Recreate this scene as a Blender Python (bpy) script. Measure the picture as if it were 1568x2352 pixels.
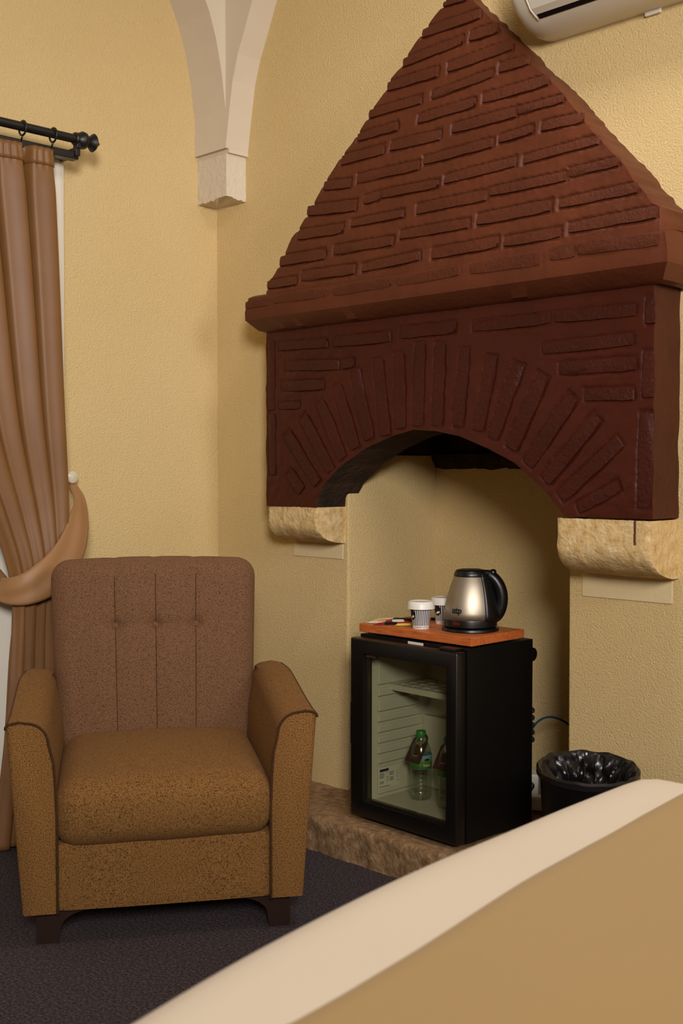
import bpy, bmesh, math, random
import numpy as np
from mathutils import Vector, Matrix, noise

# ------------------------------------------------------------------ clear
for o in list(bpy.data.objects):
    bpy.data.objects.remove(o)
scene = bpy.context.scene
C = scene.collection
random.seed(7)
PI = math.pi

# ------------------------------------------------------------------ camera
F_PX, CX, CY = 2640.0, 784.0, 1176.0
CAM = Vector((3.323, -2.630, 1.150))
YAW, PITCH = math.radians(45.0), math.radians(2.15)
FWD = Vector((-math.sin(YAW) * math.cos(PITCH), math.cos(YAW) * math.cos(PITCH), -math.sin(PITCH)))
RGT = Vector((math.cos(YAW), math.sin(YAW), 0))
UPV = RGT.cross(FWD)
cd = bpy.data.cameras.new('camera')
cam = bpy.data.objects.new('camera', cd)
C.objects.link(cam)
cam.location = CAM
cam.rotation_euler = (PI / 2 - PITCH, 0, YAW)
cd.sensor_width = 36.0
cd.sensor_fit = 'AUTO'
cd.lens = F_PX / 2352.0 * 36.0
cd.clip_start = 0.05
cd.dof.use_dof = True
cd.dof.focus_distance = 3.25
cd.dof.aperture_fstop = 5.0
scene.camera = cam

# ------------------------------------------------------------------ world and light
w = bpy.data.worlds.new('world')
scene.world = w
w.use_nodes = True
w.node_tree.nodes['Background'].inputs[0].default_value = (0.9, 0.8, 0.65, 1)
w.node_tree.nodes['Background'].inputs[1].default_value = 0.02


def area_light(name, loc, target, size, power, col, spread=180):
    ld = bpy.data.lights.new(name, 'AREA')
    ld.shape = 'DISK'
    ld.size = size
    ld.energy = power
    ld.color = col
    ld.spread = math.radians(spread)
    lo = bpy.data.objects.new(name, ld)
    C.objects.link(lo)
    lo.location = loc
    lo.rotation_euler = (Vector(target) - Vector(loc)).to_track_quat('-Z', 'Y').to_euler()
    return lo


LAMP = (1.0, 0.955, 0.955)
area_light('room_light', (4.7, -3.5, 2.35), (0.5, -0.2, 1.5), 1.0, 50, LAMP, 90)
area_light('wall_side_light', (4.8, -1.2, 2.15), (0.8, -0.3, 1.6), 1.0, 9, LAMP, 80)
area_light('ceiling_light', (1.9, -0.6, 2.97), (1.9, -0.6, 0), 0.35, 11, LAMP)

scene.view_settings.view_transform = 'Standard'
scene.view_settings.look = 'None'
scene.view_settings.gamma = 1.0
scene.view_settings.use_curve_mapping = False
scene.view_settings.exposure = 0.0


# ------------------------------------------------------------------ pixel -> point
def ray(px, py):
    return (FWD * F_PX + RGT * (px - CX) - UPV * (py - CY)).normalized()


def on_plane(px, py, p0, n):
    d = ray(px, py)
    n = Vector(n)
    t = (Vector(p0) - CAM).dot(n) / d.dot(n)
    return CAM + d * t


def onx(px, py, v): return on_plane(px, py, (v, 0, 0), (1, 0, 0))
def ony(px, py, v): return on_plane(px, py, (0, v, 0), (0, 1, 0))
def onz(px, py, v): return on_plane(px, py, (0, 0, v), (0, 0, 1))


# ------------------------------------------------------------------ materials
def lin(c):
    r = []
    for v in c:
        v /= 255.0
        r.append(v / 12.92 if v <= 0.04045 else ((v + 0.055) / 1.055) ** 2.4)
    return (*r, 1.0)


class NT:
    def __init__(s, name):
        s.m = bpy.data.materials.new(name)
        s.m.use_nodes = True
        s.t = s.m.node_tree
        s.b = s.t.nodes['Principled BSDF']
        s.tc = s.t.nodes.new('ShaderNodeTexCoord')

    def n(s, typ, **kw):
        nd = s.t.nodes.new(typ)
        for k, v in kw.items():
            setattr(nd, k, v)
        return nd

    def l(s, a, b): s.t.links.new(a, b)

    def noise(s, scale, detail=3.0, rough=0.55, vec=None, stretch=None, coord='Object'):
        nd = s.n('ShaderNodeTexNoise')
        nd.inputs['Scale'].default_value = scale
        nd.inputs['Detail'].default_value = detail
        nd.inputs['Roughness'].default_value = rough
        src = s.n('ShaderNodeNewGeometry').outputs['Position'] if coord == 'World' else s.tc.outputs[coord]
        if stretch:
            mp = s.n('ShaderNodeMapping')
            mp.inputs['Scale'].default_value = stretch
            s.l(src, mp.inputs[0])
            src = mp.outputs[0]
        s.l(src, nd.inputs['Vector'])
        return nd.outputs[0]

    def ramp(s, fac, stops):
        nd = s.n('ShaderNodeValToRGB')
        e = nd.color_ramp.elements
        while len(e) > 1:
            e.remove(e[-1])
        e[0].position = stops[0][0]
        e[0].color = lin(stops[0][1])
        for p, c in stops[1:]:
            q = e.new(p)
            q.color = lin(c)
        s.l(fac, nd.inputs[0])
        return nd.outputs[0]

    def bump(s, height, strength, dist, prev=None):
        nd = s.n('ShaderNodeBump')
        nd.inputs['Strength'].default_value = strength
        nd.inputs['Distance'].default_value = dist
        s.l(height, nd.inputs['Height'])
        if prev:
            s.l(prev, nd.inputs['Normal'])
        s.l(nd.outputs[0], s.b.inputs['Normal'])
        return nd.outputs[0]


def plain(name, col, rough=0.5, metal=0.0, spec=0.5):
    t = NT(name)
    t.b.inputs['Base Color'].default_value = lin(col)
    t.b.inputs['Roughness'].default_value = rough
    t.b.inputs['Metallic'].default_value = metal
    t.b.inputs['Specular IOR Level'].default_value = spec
    return t.m


def stucco(name, c1, c2, scale=180, strength=0.8, dist=0.0062):
    t = NT(name)
    big = t.noise(1.6, 4)
    t.l(t.ramp(big, [(0.3, c1), (0.7, c2)]), t.b.inputs['Base Color'])
    t.b.inputs['Roughness'].default_value = 0.85
    t.b.inputs['Specular IOR Level'].default_value = 0.2
    a = t.noise(scale, 6.0, 0.66)
    p = t.bump(a, strength, dist)
    t.bump(t.noise(scale * 0.5, 2), strength * 0.25, dist, p)
    return t.m


def paint_brick(name, c1, c2, strength, dist, scale, rough=0.5):
    t = NT(name)
    t.l(t.ramp(t.noise(7, 5, coord='World'), [(0.3, c1), (0.72, c2)]), t.b.inputs['Base Color'])
    t.b.inputs['Roughness'].default_value = rough
    t.b.inputs['Specular IOR Level'].default_value = 0.25
    p = t.bump(t.noise(scale, 5, 0.65, coord='World'), strength, dist)
    t.bump(t.noise(14, 3, coord='World'), 0.25, 0.010, p)
    return t.m


def tweed(name, stops, scale=260, stretch=(1, 1, 1)):
    t = NT(name)
    a = t.noise(scale, 4.0, 0.75, stretch=stretch)
    t.l(t.ramp(a, stops), t.b.inputs['Base Color'])
    t.b.inputs['Roughness'].default_value = 0.95
    t.b.inputs['Specular IOR Level'].default_value = 0.1
    t.b.inputs['Sheen Weight'].default_value = 0.25
    t.b.inputs['Sheen Roughness'].default_value = 0.5
    t.b.inputs['Sheen Tint'].default_value = lin((170, 130, 90))
    t.bump(t.noise(scale * 1.4, 3, 0.7, stretch=stretch), 0.6, 0.003)
    return t.m


def stone(name, stops, s1=35, pit=0.9, dist=0.012):
    t = NT(name)
    t.l(t.ramp(t.noise(s1, 6, 0.65), stops), t.b.inputs['Base Color'])
    t.b.inputs['Roughness'].default_value = 0.9
    t.b.inputs['Specular IOR Level'].default_value = 0.15
    v = t.n('ShaderNodeTexVoronoi')
    v.inputs['Scale'].default_value = 75
    t.l(t.tc.outputs['Object'], v.inputs['Vector'])
    p = t.bump(t.noise(s1 * 2.2, 6, 0.7), pit, dist)
    t.bump(v.outputs[0], 0.35, dist * 0.6, p)
    return t.m


def thin_glass(name, tint, rough=0.0, base=0.05):
    t = NT(name)
    out = t.t.nodes['Material Output']
    tr = t.n('ShaderNodeBsdfTransparent')
    tr.inputs[0].default_value = tint
    gl = t.n('ShaderNodeBsdfGlossy')
    gl.inputs['Roughness'].default_value = rough
    lw = t.n('ShaderNodeLayerWeight')
    pw = t.n('ShaderNodeMath', operation='POWER')
    pw.inputs[1].default_value = 4.0
    t.l(lw.outputs['Facing'], pw.inputs[0])
    ma = t.n('ShaderNodeMath', operation='MULTIPLY_ADD')
    ma.inputs[1].default_value = 0.85
    ma.inputs[2].default_value = base
    t.l(pw.outputs[0], ma.inputs[0])
    mx = t.n('ShaderNodeMixShader')
    t.l(ma.outputs[0], mx.inputs[0])
    t.l(tr.outputs[0], mx.inputs[1])
    t.l(gl.outputs[0], mx.inputs[2])
    t.l(mx.outputs[0], out.inputs[0])
    return t.m


M = {}
M['wall'] = stucco('cream_stucco', (219, 191, 132), (225, 198, 142))
M['wall_smooth'] = stucco('smooth_cream_plaster', (212, 190, 142), (218, 197, 152), 60, 0.35, 0.004)
M['white_plaster'] = stucco('white_plaster', (206, 192, 168), (214, 201, 178), 40, 0.22, 0.004)
M['white_rough'] = stucco('rough_white_stone', (208, 195, 171), (216, 204, 181), 90, 0.45, 0.006)
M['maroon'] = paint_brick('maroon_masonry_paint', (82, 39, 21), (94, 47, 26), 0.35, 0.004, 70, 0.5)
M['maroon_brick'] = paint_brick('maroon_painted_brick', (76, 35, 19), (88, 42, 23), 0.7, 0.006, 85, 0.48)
M['maroon_deep'] = paint_brick('deep_maroon_gloss_paint', (60, 21, 11), (70, 26, 14), 0.35, 0.004, 70, 0.42)  # lintel paint: glossier, with the shade on its front darkened into the colour
M['maroon_deep_brick'] = paint_brick('deep_maroon_gloss_brick', (56, 19, 10), (66, 24, 13), 0.7, 0.006, 85, 0.40)  # lintel bricks, the same shade darkened into their colour
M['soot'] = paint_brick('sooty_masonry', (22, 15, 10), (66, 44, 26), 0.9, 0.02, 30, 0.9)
M['corbel'] = stone('yellow_limestone', [(0.22, (160, 120, 66)), (0.42, (206, 172, 114)), (0.75, (228, 204, 156))], 34, 0.7, 0.008)
M['hearth'] = stone('brown_tufa', [(0.2, (104, 76, 50)), (0.5, (158, 124, 86)), (0.8, (198, 168, 128))], 40, 0.8, 0.012)
M['tweed'] = tweed('brown_tweed', [(0.36, (58, 38, 18)), (0.45, (96, 66, 32)), (0.52, (138, 98, 52)), (0.58, (146, 106, 60)), (0.66, (84, 68, 42))], 340)
M['tweed_back'] = tweed('plum_brown_tweed', [(0.36, (56, 40, 34)), (0.45, (92, 66, 46)), (0.52, (130, 92, 62)), (0.58, (136, 100, 72)), (0.66, (80, 64, 64))], 420)
M['piping'] = tweed('dark_tweed_piping', [(0.3, (40, 26, 14)), (0.7, (84, 56, 30))], 260)
M['dark_wood'] = plain('espresso_wood', (38, 20, 14), 0.4)
M['black_plastic'] = plain('black_plastic', (14, 13, 12), 0.35)
M['black_matte'] = plain('black_enamel', (10, 9, 8), 0.45, spec=0.3)
M['liner'] = plain('white_fridge_liner', (186, 184, 166), 0.4)
M['white_plastic'] = plain('white_plastic', (226, 220, 206), 0.35)
M['ac_white'] = plain('air_conditioner_white', (214, 206, 188), 0.3)
M['paper'] = plain('white_paper', (220, 214, 200), 0.7)
M['liner_paper'] = plain('sticker_paper', (198, 196, 180), 0.6)
M['badge_ink'] = plain('grey_print', (96, 86, 70), 0.5)
M['ink'] = plain('dark_blue_ink', (28, 34, 64), 0.6)
M['black_ink'] = plain('black_ink', (16, 14, 14), 0.6)
M['steel_strip'] = plain('grey_metal', (120, 112, 98), 0.35, 0.9)
M['rod'] = plain('black_rod', (24, 22, 19), 0.4)
M['green_cap'] = plain('green_plastic', (40, 120, 48), 0.4)
M['label_green'] = plain('bright_green_print', (110, 170, 60), 0.5)
M['tag'] = plain('dark_brown_card', (52, 30, 26), 0.6)
M['tag_ink'] = plain('tan_ink', (150, 110, 80), 0.6)
M['blue_cable'] = plain('blue_cable', (30, 70, 92), 0.5)
M['bag'] = plain('black_bin_bag', (22, 20, 19), 0.28)
M['red_foil'] = plain('red_sachet', (150, 28, 24), 0.35)
M['black_foil'] = plain('black_sachet', (26, 20, 20), 0.35)
M['yellow_foil'] = plain('yellow_sachet', (210, 170, 60), 0.5)
M['stick_wood'] = plain('pale_wood', (214, 180, 124), 0.7)
M['red_lamp'] = plain('dark_red_plastic', (90, 16, 12), 0.3)
M['glass'] = thin_glass('door_glass', (0.93, 0.925, 0.85, 1))
M['pet'] = thin_glass('clear_bottle_plastic', (0.86, 0.90, 0.86, 1), 0.12, 0.13)
M['knob'] = plain('pearl_knob', (206, 196, 168), 0.25)


def wood_mat():
    t = NT('orange_beech_board')
    a = t.noise(18, 5, 0.6, stretch=(1, 7, 7))
    t.l(t.ramp(a, [(0.25, (150, 74, 30)), (0.5, (186, 98, 44)), (0.8, (206, 120, 60))]), t.b.inputs['Base Color'])
    t.b.inputs['Roughness'].default_value = 0.45
    return t.m


def carpet_mat():
    t = NT('charcoal_carpet')
    a = t.noise(150, 3, 0.7)
    t.l(t.ramp(a, [(0.3, (40, 36, 38)), (0.5, (72, 64, 66)), (0.7, (104, 94, 92))]), t.b.inputs['Base Color'])
    t.b.inputs['Roughness'].default_value = 1.0
    t.b.inputs['Specular IOR Level'].default_value = 0.05
    t.bump(t.noise(190, 3, 0.7), 0.8, 0.006)
    return t.m


def satin_mat(name, c1, c2):
    t = NT(name)
    t.l(t.ramp(t.noise(6, 3), [(0.3, c1), (0.7, c2)]), t.b.inputs['Base Color'])
    t.b.inputs['Roughness'].default_value = 0.5
    t.b.inputs['Specular IOR Level'].default_value = 0.4
    t.b.inputs['Sheen Weight'].default_value = 0.2
    t.b.inputs['Sheen Tint'].default_value = lin((210, 160, 90))
    t.bump(t.noise(500, 2), 0.08, 0.001)
    return t.m


def linen(name, c, bump=0.15, scale=300):
    t = NT(name)
    t.b.inputs['Base Color'].default_value = lin(c)
    t.b.inputs['Roughness'].default_value = 0.9
    t.b.inputs['Specular IOR Level'].default_value = 0.1
    t.b.inputs['Sheen Weight'].default_value = 0.1
    t.bump(t.noise(scale, 2), bump, 0.001)
    return t.m


def brushed():
    t = NT('brushed_steel')
    t.b.inputs['Base Color'].default_value = lin((158, 147, 128))
    t.b.inputs['Metallic'].default_value = 1.0
    t.b.inputs['Roughness'].default_value = 0.42
    t.b.inputs['Anisotropic'].default_value = 0.6
    t.bump(t.noise(90, 4, 0.7, stretch=(0.3, 0.3, 14)), 0.05, 0.001)
    return t.m


def sheer_mat():
    t = NT('white_sheer')
    t.b.inputs['Base Color'].default_value = lin((232, 226, 208))
    t.b.inputs['Roughness'].default_value = 0.9
    t.b.inputs['Alpha'].default_value = 0.9
    t.bump(t.noise(400, 2), 0.1, 0.001)
    return t.m


M['board'] = wood_mat()
M['carpet'] = carpet_mat()
M['satin'] = satin_mat('bronze_satin', (116, 79, 42), (126, 87, 47))
M['tie'] = satin_mat('bronze_tie_cloth', (146, 106, 66), (154, 114, 72))
M['sheet'] = linen('white_bed_linen', (222, 208, 184))
M['runner'] = linen('tan_bed_throw', (174, 145, 96), 0.3, 220)
M['steel'] = brushed()
M['sheer'] = sheer_mat()


# ------------------------------------------------------------------ mesh helpers
def obj(name, bm, mat, parent=None, smooth=False, angle=None):
    me = bpy.data.meshes.new(name)
    bm.to_mesh(me)
    bm.free()
    mats = mat if isinstance(mat, (list, tuple)) else [mat]
    for m_ in mats:
        me.materials.append(m_)
    if smooth:
        for p in me.polygons:
            p.use_smooth = True
        if angle is not None:
            me.set_sharp_from_angle(angle=math.radians(angle))
    o = bpy.data.objects.new(name, me)
    C.objects.link(o)
    if parent:
        o.parent = parent
    return o


def tag(o, label=None, cat=None, group=None, kind=None):
    if label: o['label'] = label
    if cat: o['category'] = cat
    if group: o['group'] = group
    if kind: o['kind'] = kind
    return o


def thing(name, label, cat, loc=(0, 0, 0), rotz=0.0, group=None, kind=None):
    o = bpy.data.objects.new(name, None)
    o.empty_display_size = 0.1
    C.objects.link(o)
    o.location = loc
    o.rotation_euler = (0, 0, rotz)
    return tag(o, label, cat, group, kind)


def copy_tree(o, parent=None):
    c = o.copy()
    C.objects.link(c)
    c.parent = parent
    for ch in [k for k in o.children]:
        copy_tree(ch, c)
    return c


def box(bm, x0, x1, y0, y1, z0, z1, bev=0.0, seg=2, mi=0):
    ps = [(x, y, z) for z in (z0, z1) for y in (y0, y1) for x in (x0, x1)]
    v = [bm.verts.new(p) for p in ps]
    fs = []
    for q in ((0, 2, 3, 1), (4, 5, 7, 6), (0, 1, 5, 4), (1, 3, 7, 5), (3, 2, 6, 7), (2, 0, 4, 6)):
        f = bm.faces.new([v[i] for i in q])
        f.material_index = mi
        fs.append(f)
    if bev:
        es = list({e for f in fs for e in f.edges})
        bmesh.ops.bevel(bm, geom=es, offset=bev, segments=seg, profile=0.5, affect='EDGES')
    return fs


def boxm(x0, x1, y0, y1, z0, z1, bev=0.0, seg=2):
    bm = bmesh.new()
    box(bm, x0, x1, y0, y1, z0, z1, bev, seg)
    return bm


def tube(bm, pts, r, n=8, closed=False, caps=True, mi=0):
    pts = [Vector(p) for p in pts]
    N = len(pts)
    rs = r if isinstance(r, (list, tuple)) else [r] * N
    rings = []
    prev = None
    for i, p in enumerate(pts):
        a = pts[(i - 1) % N] if (closed or i > 0) else p
        b = pts[(i + 1) % N] if (closed or i < N - 1) else p
        t = (b - a).normalized()
        if prev is None:
            up = Vector((0, 0, 1)) if abs(t.z) < 0.9 else Vector((1, 0, 0))
            prev = up.cross(t).normalized()
        s = (prev - t * prev.dot(t)).normalized()
        prev = s
        q = t.cross(s)
        rings.append([bm.verts.new(p + (s * math.cos(2 * PI * k / n) + q * math.sin(2 * PI * k / n)) * rs[i]) for k in range(n)])
    for i in range(N if closed else N - 1):
        A, B = rings[i], rings[(i + 1) % N]
        for k in range(n):
            f = bm.faces.new((A[k], A[(k + 1) % n], B[(k + 1) % n], B[k]))
            f.material_index = mi
    if caps and not closed:
        bm.faces.new(rings[0][::-1])
        bm.faces.new(rings[-1])


def lathe(bm, prof, n=32, c=(0, 0, 0), axis='z', mi=None, cap0=False, cap1=False):
    rings = []
    for r, h in prof:
        ring = []
        for k in range(n):
            a = 2 * PI * k / n
            if axis == 'z':
                p = (c[0] + r * math.cos(a), c[1] + r * math.sin(a), c[2] + h)
            elif axis == 'y':
                p = (c[0] + r * math.cos(a), c[1] + h, c[2] + r * math.sin(a))
            else:
                p = (c[0] + h, c[1] + r * math.cos(a), c[2] + r * math.sin(a))
            ring.append(bm.verts.new(p))
        rings.append(ring)
    for i in range(len(rings) - 1):
        for k in range(n):
            f = bm.faces.new((rings[i][k], rings[i][(k + 1) % n], rings[i + 1][(k + 1) % n], rings[i + 1][k]))
            if mi:
                f.material_index = mi(i, k)
    if cap0:
        bm.faces.new(rings[0][::-1])
    if cap1:
        bm.faces.new(rings[-1])
    return rings


def prism(bm, poly, axis, a, b):
    """poly: 2D points; axis 'y' -> (x,z) extruded in y ; 'x' -> (y,z) ; 'z' -> (x,y)"""
    def P(p, t):
        return {'y': (p[0], t, p[1]), 'x': (t, p[0], p[1]), 'z': (p[0], p[1], t)}[axis]
    A = [bm.verts.new(P(p, a)) for p in poly]
    B = [bm.verts.new(P(p, b)) for p in poly]
    bm.faces.new(A)
    bm.faces.new(B[::-1])
    n = len(poly)
    for i in range(n):
        bm.faces.new((A[i], B[i], B[(i + 1) % n], A[(i + 1) % n]))
    bmesh.ops.recalc_face_normals(bm, faces=bm.faces)


def grid(bm, nu, nv, fn, wrap_u=False, mi=0):
    V = [[bm.verts.new(fn(i / nu, j / nv)) for i in range(nu if wrap_u else nu + 1)] for j in range(nv + 1)]
    for j in range(nv):
        for i in range(nu):
            i2 = (i + 1) % nu if wrap_u else i + 1
            f = bm.faces.new((V[j][i], V[j][i2], V[j + 1][i2], V[j + 1][i]))
            f.material_index = mi
    return V


def rbox(bm, w, d, h, r, nx, ny, nz, fn=None):
    """rounded box centred on the origin, gridded, then deformed by fn(Vector)"""
    H = Vector((w / 2, d / 2, h / 2))
    cache = {}

    def rem(t, half):
        # denser samples near the rounded rim
        return half * t

    def key(i, j, k):
        kk = (i, j, k)
        if kk in cache:
            return cache[kk]
        p = Vector((H.x * (2 * i / nx - 1), H.y * (2 * j / ny - 1), H.z * (2 * k / nz - 1)))
        q = Vector((max(-H.x + r, min(H.x - r, p.x)), max(-H.y + r, min(H.y - r, p.y)), max(-H.z + r, min(H.z - r, p.z))))
        dlt = p - q
        if dlt.length > 1e-9:
            # project from the cube corner zone on the sphere
            m = max(abs(dlt.x), abs(dlt.y), abs(dlt.z))
            p = q + dlt.normalized() * r * (m / r if m < r else 1.0)
        if fn:
            p = fn(p)
        v = bm.verts.new(p)
        cache[kk] = v
        return v
    for a in range(nx):
        for b in range(ny):
            for k, fl in ((0, True), (nz, False)):
                q = [key(a, b, k), key(a + 1, b, k), key(a + 1, b + 1, k), key(a, b + 1, k)]
                bm.faces.new(q[::-1] if fl else q)
    for a in range(nx):
        for c_ in range(nz):
            for j, fl in ((0, False), (ny, True)):
                q = [key(a, j, c_), key(a + 1, j, c_), key(a + 1, j, c_ + 1), key(a, j, c_ + 1)]
                bm.faces.new(q[::-1] if fl else q)
    for b in range(ny):
        for c_ in range(nz):
            for i, fl in ((0, True), (nx, False)):
                q = [key(i, b, c_), key(i, b + 1, c_), key(i, b + 1, c_ + 1), key(i, b, c_ + 1)]
                bm.faces.new(q[::-1] if fl else q)


def interp(pts, t):
    """piecewise linear, pts sorted by first value"""
    if t <= pts[0][0]:
        return pts[0][1]
    for (a, va), (b, vb) in zip(pts, pts[1:]):
        if t <= b:
            return va + (vb - va) * (t - a) / (b - a) if b > a else vb
    return pts[-1][1]


def smooth_interp(pts, t):
    if t <= pts[0][0]:
        return pts[0][1]
    for (a, va), (b, vb) in zip(pts, pts[1:]):
        if t <= b:
            s = (t - a) / (b - a)
            s = s * s * (3 - 2 * s)
            return va + (vb - va) * s
    return pts[-1][1]


def text_mesh(s, size, fn, mat, name, parent, bold=0.0, spacing=1.0, align='CENTER'):
    cu = bpy.data.curves.new('text', 'FONT')
    cu.body = s
    cu.size = size
    cu.align_x = align
    cu.align_y = 'CENTER'
    cu.space_character = spacing
    cu.resolution_u = 3
    cu.offset = bold
    to = bpy.data.objects.new('text', cu)
    C.objects.link(to)
    dg = bpy.context.evaluated_depsgraph_get()
    me = bpy.data.meshes.new_from_object(to.evaluated_get(dg))
    bpy.data.objects.remove(to)
    for v in me.vertices:
        v.co = fn(v.co.x, v.co.y)
    me.materials.clear()
    me.materials.append(mat)
    me.name = name
    o = bpy.data.objects.new(name, me)
    C.objects.link(o)
    if parent:
        o.parent = parent
    return o


def nz(p, s=1.0, seed=0.0):
    return noise.noise(Vector((p[0] * s + seed, p[1] * s - seed, p[2] * s + 2 * seed)))


# ------------------------------------------------------------------ room shell
WX, RX, RY, RZ = 0.06, 4.9, -4.4, 3.0
NX0, NX1, ND, NTOP = 0.722, 1.562, 0.44, 1.195

tag(obj('floor', boxm(-0.1, RX + 0.1, RY - 0.1, 0.6, -0.1, 0.0), M['carpet']), 'dark charcoal carpet floor', 'floor', kind='structure')
tag(obj('ceiling', boxm(-0.1, RX + 0.1, RY - 0.1, 0.6, RZ, RZ + 0.1), M['white_plaster']), 'cream plaster ceiling of the room', 'ceiling', kind='structure')
tag(obj('wall_left', boxm(-0.12, WX, RY - 0.1, 0.1, 0, RZ), M['wall']), 'cream stucco wall behind the bronze curtain', 'wall', kind='structure')
tag(obj('wall_right', boxm(RX, RX + 0.12, RY - 0.1, 0.1, 0, RZ), M['wall']), 'cream stucco wall opposite the curtain', 'wall', kind='structure')
tag(obj('wall_front', boxm(-0.1, RX + 0.1, RY - 0.12, RY, 0, RZ), M['wall']), 'cream stucco wall opposite the fireplace', 'wall', kind='structure')

# fireplace wall with its niche opening
bm = bmesh.new()
prism(bm, [(0, 0), (NX0, 0), (NX0, 1.45), (NX1, 1.45), (NX1, 0), (RX, 0), (RX, RZ), (0, RZ)], 'y', 0.0, 0.12)
es = [e for e in bm.edges if all(abs(v.co.y) < 1e-6 for v in e.verts) and all(NX0 - 0.01 < v.co.x < NX1 + 0.01 for v in e.verts)
      and abs(e.verts[0].co.z - e.verts[1].co.z) > 0.5]
bmesh.ops.bevel(bm, geom=es, offset=0.012, segments=3, profile=0.5, affect='EDGES')
wall_back = tag(obj('wall_back', bm, M['wall']), 'cream stucco wall carrying the fireplace', 'wall', kind='structure')
obj('niche_side', boxm(NX0 - 0.1, NX0, 0.12, ND + 0.1, 0, NTOP), M['wall'], wall_back)
obj('niche_side', boxm(NX1, NX1 + 0.1, 0.12, ND + 0.1, 0, NTOP - 0.03), M['wall'], wall_back)
obj('niche_back', boxm(NX0, NX1, ND, ND + 0.1, 0, NTOP - 0.02), M['wall'], wall_back)

# sooty throat above the plaster
bm = bmesh.new()


def throat(u, v):
    # u around (back U shape), v up
    L = [(NX0 - 0.02, 0.05), (NX0 - 0.02, ND + 0.02), (NX1 + 0.02, ND + 0.02), (NX1 + 0.02, 0.05)]
    seg = min(int(u * 3), 2)
    t = u * 3 - seg
    x = L[seg][0] + (L[seg + 1][0] - L[seg][0]) * t
    y = L[seg][1] + (L[seg + 1][1] - L[seg][1]) * t
    k = v * 0.4
    x = x + (1.14 - x) * k * 0.6
    y = y - 0.20 * k * (1 if y > 0.2 else 0)
    z = 1.15 + 0.43 * v
    d = 0.02 * nz((x, y, z), 14)
    return (x + d, y + d - 0.012, z)


grid(bm, 60, 14, throat)
obj('flue_throat', bm, M['soot'], wall_back, True)
# ragged plaster edge where the soot begins
bm = bmesh.new()


def ragged(u, v):
    x = NX0 + (NX1 - NX0) * u
    z = 1.150 + 0.05 * v + (0.010 * nz((x, 0, 0), 16) if v < 0.5 else 0)
    y = ND - 0.006 - 0.02 * v - 0.012 * abs(nz((x, 0, z), 20))
    return (x, y, z)


grid(bm, 60, 4, ragged)
obj('soot_edge', bm, M['soot'], wall_back, True)

# ------------------------------------------------------------------ vault springer in the corner (two wall arches meeting)
trim = thing('trim_1', 'white plaster vault springer hanging in the room corner', 'vault springer', kind='structure')
WL, WR = 0.095, 0.168
cl = [(455, 372), (447, 280), (437, 190), (425, 120), (410, 60), (388, 0)]
cr = [(569, 352), (576, 280), (585, 200), (597, 140), (610, 95), (636, 0)]
CL = [(onx(a, b, WX).z, -onx(a, b, WX).y) for a, b in cl]
CR = [(ony(a, b, 0).z, ony(a, b, 0).x) for a, b in cr]
zb = CL[0][0]


def extrap(pts):
    (z0, a0), (z1, a1) = pts[-2], pts[-1]
    s = (a1 - a0) / (z1 - z0)
    out = list(pts)
    z, a = z1, a1
    while z < RZ - 0.001:
        dz = min(0.05, RZ - z)
        s *= 1.22
        z += dz
        a += s * dz
        out.append((z, a))
    return out


CL, CR = extrap(CL), extrap(CR)
bm = bmesh.new()
prism(bm, [(0, CL[0][0])] + [(-a, z) for z, a in CL] + [(0, RZ)], 'x', WX, WX + WR + 0.004)
obj('arch_rib', bm, M['white_plaster'], trim)
bm = bmesh.new()
prism(bm, [(WX, CR[0][0])] + [(a, z) for z, a in CR] + [(WX, RZ)], 'y', -WL - 0.004, 0.0)
obj('arch_rib', bm, M['white_plaster'], trim)
zlo = onx(455, 471, WX).z
bm = bmesh.new()


def blk(u, v):
    # wraps -y face then +x face
    L0, L1 = WR - 0.008, WL - 0.008
    z = zlo + (zb - zlo) * v
    if u < 0.5:
        p = Vector((WX + L0 * u * 2, -L1, z))
        n = Vector((0, -1, 0))
    else:
        p = Vector((WX + L0, -L1 + L1 * (u - 0.5) * 2, z))
        n = Vector((1, 0, 0))
    e = 0.0012 * nz(p, 45) + 0.001 * nz(p, 90, 3)
    p += n * e
    if v == 0:
        # broken lower edge near the arris
        p.z += max(0.0, 0.020 - abs(u - 0.5) * 0.10) + 0.006 * nz(p, 70)
    return p


V = grid(bm, 48, 26, blk)
c0 = bm.verts.new((WX, 0, zlo - 0.002))
for i in range(48):
    bm.faces.new((V[0][i + 1], V[0][i], c0))
obj('springer_block', bm, M['white_rough'], trim, True, 50)

# ------------------------------------------------------------------ hearth
hearth = thing('hearth', 'rough brown stone hearth step under the fireplace', 'hearth')
HX0, HX1, HY, HZ = 0.40, 2.05, -0.265, 0.110
bm = bmesh.new()


def hearth_z(x, y): return HZ - 0.005 + 0.003 * nz((x, y, 0), 12) + 0.0015 * nz((x, y, 0), 50)


def hearth_top(u, v):
    x = HX0 + (HX1 - HX0) * u
    y = HY + (0.0 - HY) * v
    return (x, y + (0.006 * nz((x, 0, 1), 9) if v == 0 else 0), hearth_z(x, y) - (0.006 if v == 0 else 0))


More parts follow.
